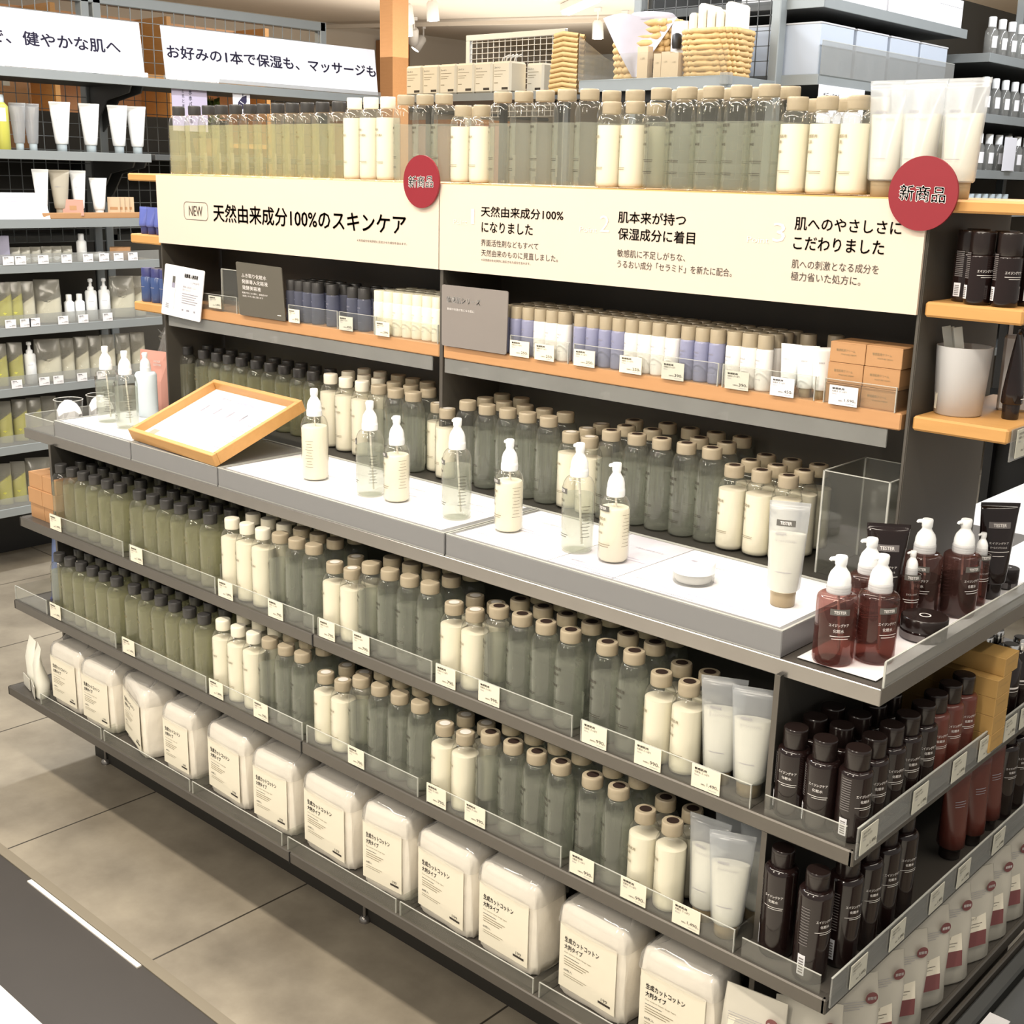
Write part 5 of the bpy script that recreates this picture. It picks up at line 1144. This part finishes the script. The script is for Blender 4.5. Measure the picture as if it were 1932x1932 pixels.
# warm lit wood cabinet and dark stock seen through the mesh
t = thing('wood_cabinet', 'warm lit pale wood cabinet seen through the mesh of the wall unit', 'cabinet', (-5.6, 2.2, 0))
obj('carcass', MB().box(-.25, .0, -1.6, 1.4, 0, 2.35).mesh('carcass', ['beech']), t)
m = MB()
for z in (.6, 1.1, 1.6, 1.98): m.box(0, .32, -1.6, 1.4, z, z+.03)
for y in (-1.6, -.85, -.1, .65, 1.38): m.box(0, .32, y, y+.03, 0, 2.35)
obj('shelf_grid', m.mesh('shelf_grid', ['oak']), t)
t = thing('dark_stock_rack', 'dark rack of goods behind the mesh of the wall unit', 'rack', (-3.55, .9, 0))
m = MB().box(-.15, .15, -1.2, 1.25, 0, .05)
for z in (.35, .75, 1.15, 1.50): m.box(-.15, .15, -1.2, 1.25, z, z+.03)
for y in (-1.2, -.4, .4, 1.22): m.box(-.15, .15, y, y+.03, 0, 1.53)
obj('frame', m.mesh('frame', ['dark_grey_steel']), t)
obj('back_board', MB().box(-.17, -.152, -1.2, 1.25, 0, 1.70).mesh('back_board', ['dark_interior']), t)
rr = random.Random(3)
for i in range(8):
    y = -1.18+.05+.27*i; hgt = rr.uniform(.16, .30)
    tt_ = thing('dark_carton', f'{ORD[i]} dim dark carton from the left on the rack behind the mesh', 'box', (-3.50, y, 1.5305), (0, 0, 0), 'dark cartons on the rack behind the mesh')
    obj('carton', MB().box(-.09, .09, 0, .22, 0, hgt, 0, .004).mesh('carton', [('card_charcoal', 'oak_dark', 'dark_board')[i % 3]]), tt_); obj('lid_tape', MB().box(-.091, .091, .10, .13, hgt-.03, hgt+.0004).mesh('lid_tape', ['taupe_pack']), tt_)

# wood column beyond the wall unit
structure('column_1', MB().box(-5.76, -5.62, 5.0, 5.16, 0, 2.86), ['beech'])
structure('column_2', MB().box(-8.39, -8.30, 7.30, 7.68, 0, 2.75), ['oak_dark'])
t = thing('pink_wood_bookcase', 'reddish wooden bookcase in the far background', 'bookcase', (-6.9, 6.3, 0))
obj('carcass', MB().box(-1.0, .9, 0, .4, 0, 1.88, 0, .01).mesh('carcass', ['terracotta']), t)
m = MB().box(-1.0, .9, -.02, .42, 1.88, 1.92)
for x in (-.6, -.1, .4): m.box(x, x+.03, -.012, 0, 0, 1.88)
obj('top_and_stiles', m.mesh('top_and_stiles', ['oak_dark']), t)
t = thing('clothes_rail', 'dark horizontal rail on the far wall', 'rail', (-8.38, 6.4, 2.10))
obj('bar', MB().tube([(.06, -1.5, 0), (.06, 3.5, 0)], .02, 8).mesh('bar', ['dark_grey_steel']), t); obj('bracket', MB().box(0, .06, -1.0, -.97, -.03, .03).box(0, .06, 2.5, 2.53, -.03, .03).mesh('bracket', ['dark_grey_steel']), t)

# track lights
def spot(x, y, z, label, drop=.10, yaw=0.0, tiltx=.5):
    t = thing('track_light', label, 'ceiling light', (x, y, 2.858), (0, 0, yaw), 'white track lights')
    obj('stem', MB().box(-.03, .03, -.015, .015, -.03, 0).lathe([(.008, -drop), (.008, -.03)], 8).mesh('stem', ['lamp_white']), t)
    h = obj('lamp_head', MB().lathe([(.030, .0), (.045, -.02), (.05, -.15), (.044, -.15)], 16, 0, True, False).mesh('lamp_head', ['lamp_white']), t, (0, 0, -drop+.02), (tiltx, 0, 0))
    obj('bulb', MB().lathe([(.043, -.147), (.03, -.152)], 16).mesh('bulb', ['lamp_glow']), h)
for i, (x, y, lab, ya, ti) in enumerate(((-6.08, 5.57, 'track light hanging above the wood column, tilted', .6, .5), (-5.74, 5.52, 'track light beside the tilted one, near the picture top', .3, .15), (-7.20, 6.40, 'track light directly in front of the wood column', .4, .25),
        (-6.75, 6.20, 'far track light below the tilted pair', .5, .1), (-7.30, 6.80, 'far track light on the dim rail, glowing', .9, .7), (-7.75, 7.35, 'far track light turned away from the aisle', 2.6, .6),
        (-5.43, 7.18, 'track light above the basket shelf, pointing down', .2, .1), (-5.35, 7.45, 'track light just beside the one above the baskets', .2, .2))): spot(x, y, 0, lab, .12, ya, ti)
t = thing('light_track', 'long thin ceiling track carrying the far spot lights', 'light track', (-6.6, 7.3, 2.82), (0, 0, math.radians(20)))
obj('rail', MB().box(-2.6, 2.6, -.015, .015, -.02, .015).mesh('rail', ['wall_paint']), t); obj('end_cap', MB().box(2.6, 2.63, -.018, .018, -.022, .017).mesh('end_cap', ['lamp_white']), t)
t = thing('ceiling_tube_light', 'bright strip light on the ceiling beyond the packs', 'ceiling light', (-5.15, 6.6, 2.80), (0, 0, math.radians(-35)))
obj('housing', MB().box(-.45, .45, -.05, .05, 0, .055).mesh('housing', ['lamp_white']), t); obj('diffuser', MB().box(-.44, .44, -.04, .04, -.03, 0, 0, .01).mesh('diffuser', ['lamp_glow']), t)

# ------------------------------------------------------------------ shelf unit beyond the gondola: baskets on its end, frosted boxes along its side
U = thing('end_shelf_unit', 'tall grey steel shelf unit with baskets and frosted boxes beyond the gondola', 'display shelf', (0, 0, 0))
def up(name, mb, mats): return obj(name, mb.mesh(name, mats), U)
Z1 = H+.330
up('end_shelf', MB().box(-1.33, -.705, 2.00, 2.30, Z1-.035, Z1, 0, .002).box(-1.331, -.703, 1.996, 2.003, Z1-.040, Z1+.001, 1, .001).box(-.708, -.702, 1.997, 2.30, Z1-.040, Z1+.001, 1, .001), ['dark_grey_steel', 'grey_steel'])
for x in (-1.33, -.735): up('upright', MB().box(x, x+.035, 2.30, 2.345, 0, H+.95, 0, .003), ['grey_steel'])
g = MB()
x = -1.30
while x < -.72: g.box(x-.0015, x+.0015, 2.318, 2.321, H+.0, H+.92); x += .05
z = H+.0
while z < H+.92: g.box(-1.30, -.72, 2.318, 2.321, z-.0015, z+.0015); z += .05
up('mesh_panel', g, ['dark_grey_steel'])
up('back_board', MB().box(-1.30, -1.28, 2.35, 4.2, 0, H+.9), ['dark_grey_steel'])
for z, ye in ((.600, 3.50), (.352, 3.40)):
    up('side_shelf', MB().box(-1.28, -.560, 2.35, ye, H+z-.030, H+z, 0, .002).box(-.563, -.557, 2.34, ye, H+z-.034, H+z+.001, 1, .001).box(-.72, -.557, 2.337, 2.343, H+z-.034, H+z+.001, 1, .001), ['dark_grey_steel', 'grey_steel'])
up('side_shelf', MB().box(-1.28, -.560, 2.35, 3.5, H+.02, H+.05, 0, .002), ['dark_grey_steel'])
up('under_bracket', MB().box(-1.30, -.74, 2.03, 2.28, Z1-.075, Z1-.0352), ['black'])
def basket(label, x, y, w, d, h, rz, extra):
    t = thing('wicker_basket', label, 'basket', (x, y, Z1), (0, 0, rz), 'wicker baskets on the end shelf')
    m = MB(); n = 40; rows = 9
    for k in range(rows):
        rings = []
        zc = h*(k+.5)/rows; rr_ = h/rows*.62
        pts = []
        for j in range(n*2+1):
            a = 2*PI*j/(n*2); sq = lambda q: math.copysign(abs(q)**.5, q); s_ = (.88+.12*k/rows)
            off = rr_*.5*math.sin(j*PI/2+k*PI/2)
            pts.append(((w/2*s_+off*.6)*sq(math.cos(a)), (d/2*s_+off*.6)*sq(math.sin(a)), zc))
        m.tube(pts, rr_, 6, 0)
    obj('weave', m.mesh('weave', ['wicker']), t)
    extra(t, w, d, h)
    return t
def cloth(t, w, d, h):
    m = MB(); n = 12
    vs = []; fs = []
    for i in range(n+1):
        for j in range(n+1):
            u, v = i/n, j/n
            half = (w*.62)*(1-v*.92)
            vs.append((-w*.05+(u-.5)*2*half*.9, -d/2-.012-.012*math.sin(u*5+v*3)-.01*v, h*1.04-.20*v+.012*math.sin(u*6)*(1-v)))
    for i in range(n):
        for j in range(n): fs.append((i*(n+1)+j, (i+1)*(n+1)+j, (i+1)*(n+1)+j+1, i*(n+1)+j+1))
    m.add(vs, fs, 0, True)
    top = MB().lathe([(.001, h*1.0), (w*.42, h*1.0), (w*.30, h*1.14), (.001, h*1.18)], 16, 0, False, False)
    obj('draped_cloth', m.mesh('draped_cloth', ['cloth_grey']), t); obj('folded_cloth', top.mesh('folded_cloth', ['cloth_grey']), t)
def towels(t, w, d, h):
    for i in range(5):
        obj('paper_roll', MB().box(-w*.42+w*.17*i, -w*.42+w*.17*i+w*.15, -d*.35, d*.35, h*.3, h*(1.35+.09*((i*2) % 3)), 0, .008).mesh('paper_roll', ['paper_cream']), t)
basket('wicker basket with a grey cloth draped over its front', -1.12, 2.14, .245, .17, .20, .25, cloth)
basket('square wicker basket filled with cream rolls at the shelf corner', -.825, 2.12, .20, .19, .155, .1, towels)
bx2 = carton('bath_box', .045, .03, .085, 'kraft_pale', [('入浴剤', -.01, .01, .05, .056)])
for i, (x, y, s) in enumerate(((-1.06, 2.025, (1, 1, 1.25)), (-1.00, 2.03, (.7, 1, .95)), (-.965, 2.03, (.8, 1, 1.0)), (-.93, 2.03, (.8, 1, .95)))): bx2.place((x, y, Z1), 0, f'{ORD[i]} small kraft pack between the two wicker baskets', 'kraft packs between the baskets', s)
t = thing('brush_pack', 'white pack with a black brush behind the kraft packs', 'pack', (-.965, 2.09, Z1), (0, 0, .1))
obj('card', MB().box(-.032, .032, -.004, .004, 0, .19, 0, .002).mesh('card', ['paper_white']), t); obj('brush', MB().lathe([(.014, .10), (.017, .115), (.016, .145), (.006, .15)], 12, 0, cyy=-.018).mesh('brush', ['black']), t)
t = thing('shelf_guard', 'tall clear guard around the basket shelf', 'shelf guard', (-1.33, 1.99, Z1))
obj('front_pane', MB().box(0, .63, 0, .003, 0, .085).mesh('front_pane', ['acrylic']), t); obj('side_pane', MB().loft([[(xx, 0, 0), (xx, .28, 0), (xx, .28, .06), (xx, .15, .09), (xx, 0, .15)] for xx in (0, .003)], 0, True, True, False).mesh('side_pane', ['acrylic_haze']), t)
obj('corner_block', MB().box(.61, .645, -.008, .02, -.03, .008, 0, .002).mesh('corner_block', ['acrylic_haze']), t)
fb = Kind('frosted_box', 'storage box', [('box', MB().box(-.17, .17, -.118, .118, 0, .170, 0, .003).mesh('box', ['box_frost'])), ('rim', MB().box(-.172, .172, -.120, .120, .166, .172, 0, .001).mesh('rim', ['frost_cup']))])
for i, y in enumerate((2.475, 2.735, 2.995, 3.250)): fb.place((-.742, y, H+.352), 0, f'{ORD[i]} frosted storage box from the mesh panel on the side shelf', 'frosted storage boxes')
wb = Kind('white_box', 'storage box', [('box', MB().box(-.17, .17, -.22, .22, 0, .24, 0, .004).mesh('box', ['paper_white'])), ('lid_line', MB().box(-.171, .171, -.221, .221, .17, .173).mesh('lid_line', ['frost_cup']))])
for i, y in enumerate((2.60, 3.06)): wb.place((-.742, y, H+.600), 0, f'white storage box on the upper side shelf, {("beside the mesh panel", "farther along")[i]}', 'white boxes on the upper side shelf')
wb.place((-.742, 3.36, H+.600), 0, 'low white storage box at the far end of the upper side shelf', 'white boxes on the upper side shelf', (1, .5, .45))
t = thing('shelf_guard', 'clear guard with bright reflections before the frosted boxes', 'shelf guard', (-.556, 2.345, H+.352))
obj('front_pane', MB().box(0, .003, 0, 1.06, 0, .11).mesh('front_pane', ['acrylic_haze']), t); obj('edge_strip', MB().box(0, .003, 0, 1.06, .11, .112).mesh('edge_strip', ['acrylic_edge']), t)
t = thing('hanging_sign', 'white card with handwritten-style kana hanging under the frosted boxes', 'sign', (-.556, 2.345, H+.195))
obj('card', MB().box(0, .002, 0, .33, 0, .125).mesh('card', ['sign_white']), t)
m = MB(); m.text('ボディタオル', lambda u, v: (.0027, .03+.12*u, .080+.022*v), 0, .01); m.text('綿・麻素材', lambda u, v: (.0027, .02+.06*u, .03+.010*v), 1, 0); m.text('泡立ち', lambda u, v: (.0027, .11+.05*u, .03+.010*v), 1, 0)
obj('print', m.mesh('print', ['ink_brown', 'ink_grey']), t)

# next unit with rows of white bottles
V = thing('bottle_shelf_unit', 'grey steel shelf unit with rows of small white bottles at the back', 'display shelf', (0, 0, 0))
def vp(name, mb, mats): return obj(name, mb.mesh(name, mats), V)
XV = -.50
for z in (.52, .285, .06, -.10, -.42, -.72):
    vp('shelf', MB().box(-1.2, XV, 3.62, 6.2, H+z-.030, H+z, 0, .002).box(XV-.003, XV+.003, 3.61, 6.2, H+z-.034, H+z+.001, 1, .001).box(-.9, XV+.003, 3.606, 3.612, H+z-.034, H+z+.001, 1, .001), ['dark_grey_steel', 'grey_steel'])
for y in (3.62, 4.9): vp('upright', MB().box(-.93, -.89, y, y+.04, 0, H+.9, 0, .003), ['grey_steel'])
vp('back_board', MB().box(-1.2, -1.18, 3.62, 6.2, 0, H+.9), ['dark_board'])
wbt = Kind('white_bottle', 'bottle', [('body', MB().lathe([(.024, 0), (.026, .003), (.026, .095), (.017, .112)], 14).wrap_bar(.0265, 1.2, .03, .03, .075, 1).mesh('body', ['acrylic_haze', 'paper_white'])), ('cap', MB().lathe([(.016, .112), (.016, .150), (.013, .152)], 12).mesh('cap', ['tube_white']))])
jr = Kind('small_jar', 'jar', [('body', MB().lathe([(.020, 0), (.022, .002), (.022, .040)], 14).mesh('body', ['acrylic_haze'])), ('lid', MB().lathe([(.0225, .040), (.0225, .062), (.020, .064)], 14).mesh('lid', ['tube_cap_grey']))])
for z, nm, kd in ((.52, 'top', wbt), (.285, 'second', wbt), (.06, 'third', wbt)):
    for i in range(12): kd.place((XV-.05, 3.72+.105*i, H+z), 0, f'{ORD[i]} white-capped bottle from the frosted boxes, {nm} shelf of the far bottle unit', 'bottles on the far unit')
for i in range(6): jr.place((XV-.06, 3.70+.075*i, H-.10), 0, f'{ORD[i]} little lidded jar on the fourth shelf of the far bottle unit', 'jars on the far unit')
t = thing('white_panel_card', 'blank white card standing before the bottles on the far unit third shelf', 'card', (XV+.004, 3.86, H+.061))
obj('card', MB().box(0, .002, 0, .13, 0, .14).mesh('card', ['sign_white']), t); obj('foot', MB().box(-.01, .012, .03, .10, -.0005, .003).mesh('foot', ['acrylic_haze']), t)

# packs of tissue, mesh display and wicker item in the middle distance
R = thing('low_rack', 'black low rack carrying wrapped tissue packs behind the gondola', 'rack', (0, 0, 0))
obj('top', MB().box(-3.32, -2.35, 2.95, 3.30, H+.345, H+.375, 0, .003).box(-3.32, -2.35, 2.945, 2.952, H+.342, H+.377, 1).mesh('top', ['black', 'grey_steel']), R)
for x in (-3.28, -2.75, -2.39): obj('leg', MB().box(x, x+.03, 3.10, 3.13, 0, H+.345).mesh('leg', ['black']), R)
tp = Kind('tissue_pack', 'pack', [('pack', MB().box(-.060, .060, -.06, .06, 0, .145, 0, .010).mesh('pack', ['paper_cream'])), ('label', MB().flat_text('コットン', -.045, -.005, .112, .120, -.0608, 0, .02).bar(-.045, .03, .100, .102, -.0606, 1).bar(-.045, .01, .085, .087, -.0606, 1).bar(-.045, .00, .075, .077, -.0606, 1).bar(-.045, -.02, .045, .048, -.0606, 1).bar(.005, .045, .015, .026, -.0606, 0).mesh('label', ['ink_brown', 'ink_tan']))])
for i in range(6): tp.place((-3.225+.1225*i, 3.02, H+.3755), 0, f'{ORD[i]} wrapped pack from the wood column on the black low rack', 'wrapped packs on the black rack')
for i in range(2): tp.place((-2.47+.03*i, 3.10+.14*i, H+.3755), .0, ('pale wrapped pack turned at the near end of the black rack', 'pale wrapped pack behind the turned one')[i], 'wrapped packs on the black rack', (.9, 1, .95))
t = thing('mesh_display', 'white framed wire mesh display panel behind the wrapped packs', 'display panel', (-3.05, 3.60, 0))
a0, a1, z0, z1 = -.42, .30, H+.30, H+.735
obj('frame', MB().box(a0, a1, -.012, .012, z1-.03, z1, 0, .002).box(a0, a0+.03, -.012, .012, 0, z1-.03, 0, .002).box(a1-.03, a1, -.012, .012, 0, z1-.03, 0, .002).mesh('frame', ['white_steel']), t)
g = MB()
for i in range(16): g.box(a0+.03+i*.0425, a0+.032+i*.0425, -.002, .002, z0, z1-.03)
for i in range(15): g.box(a0+.03, a1-.03, -.003, .003, z0+i*.028, z0+.003+i*.028)
obj('wire_grid', g.mesh('wire_grid', ['white_steel']), t)
g = MB()
for i in range(4): g.tube([(-.1+.03*i, .0, H+.62), (-.1+.03*i, -.05, H+.60), (-.1+.03*i, -.06, H+.57)], .004, 6)
obj('hook', g.mesh('hook', ['white_steel']), t)
t = thing('wicker_screen', 'slanted woven wicker organiser beside the basket shelf', 'basket', (-2.05, 2.78, H+.335), (0, 0, .2))
m = MB()
for i in range(12):
    for j in range(2): m.tube([(-.07+.002*i, -.03+.06*j, .02+.021*i), (.0, -.035+.06*j, .03+.021*i), (.07, -.03+.06*j, .02+.021*i)], .011, 6)
obj('weave', m.mesh('weave', ['wicker']), t); obj('stand', MB().box(-.09, .12, -.05, .05, -.012, .006).mesh('stand', ['dark_grey_steel']), t); obj('post', MB().box(.0, .02, -.01, .01, -H-.335, -.012).mesh('post', ['dark_grey_steel']), t)

# display to the right behind the end of the gondola
D = thing('display_table', 'pale low display table behind the near end of the gondola', 'table', (1.02, 1.55, 0))
obj('table_top', MB().box(-.45, .75, -.55, .7, .70, .73, 0, .004).mesh('table_top', ['frost_cup']), D)
for x in (-.40, .68):
    for y in (-.5, .62): obj('leg', MB().box(x, x+.04, y, y+.04, 0, .70).mesh('leg', ['grey_steel']), D)
t = thing('fabric_case', 'beige fabric case with a white top edge standing on the pale table', 'case', (1.10, 1.10, .790), (.15, .25, .5))
obj('body', MB().box(-.16, .16, -.06, .06, 0, .20, 0, .02).mesh('body', ['kraft_pale']), t); obj('white_edge', MB().box(-.17, .17, -.07, .07, .20, .215, 0, .004).mesh('white_edge', ['paper_white']), t)
for i in range(4): obj('seam', MB().box(-.10+.05*i, -.095+.05*i, -.0612, -.0598, .02, .19).mesh('seam', ['taupe_pack']), t)
for i, (x, y, lab) in enumerate(((.88, 1.08, 'clear-wrapped white pack beside the fabric case'), (.96, 1.32, 'clear-wrapped white pack behind the fabric case'))):
    t = thing('white_pack', lab, 'pack', (x, y, .7305), (0, 0, .3*i), 'white packs on the pale table')
    obj('pack', MB().box(-.09, .09, -.05, .05, 0, .07, 0, .012).mesh('pack', ['paper_white']), t); obj('wrap', MB().box(-.094, .094, -.054, .054, .0, .074, 0, .012).mesh('wrap', ['film']), t)
t = thing('black_rack', 'black rack behind the fabric case', 'rack', (.45, 2.60, 0))
m = MB()
for z in (.3, .75, 1.05): m.box(-.45, .55, -.2, .2, z, z+.03)
for x in (-.45, .52):
    for y in (-.2, .17): m.box(x, x+.03, y, y+.03, 0, 1.1)
obj('frame', m.mesh('frame', ['black']), t); obj('back', MB().box(-.45, .55, .205, .22, 0, 1.1).mesh('back', ['black']), t)
for i in range(3):
    t = thing('white_carton', f'{ORD[i]} white carton from the gondola side on the black rack', 'box', (.15+.30*i, 2.58, 1.0805), (0, 0, 0), 'white cartons on the black rack')
    obj('carton', MB().box(-.13, .13, -.12, .12, 0, .20, 0, .004).mesh('carton', ['paper_white']), t); obj('flap_line', MB().box(-.131, .131, -.121, .121, .15, .152).mesh('flap_line', ['frost_cup']), t)
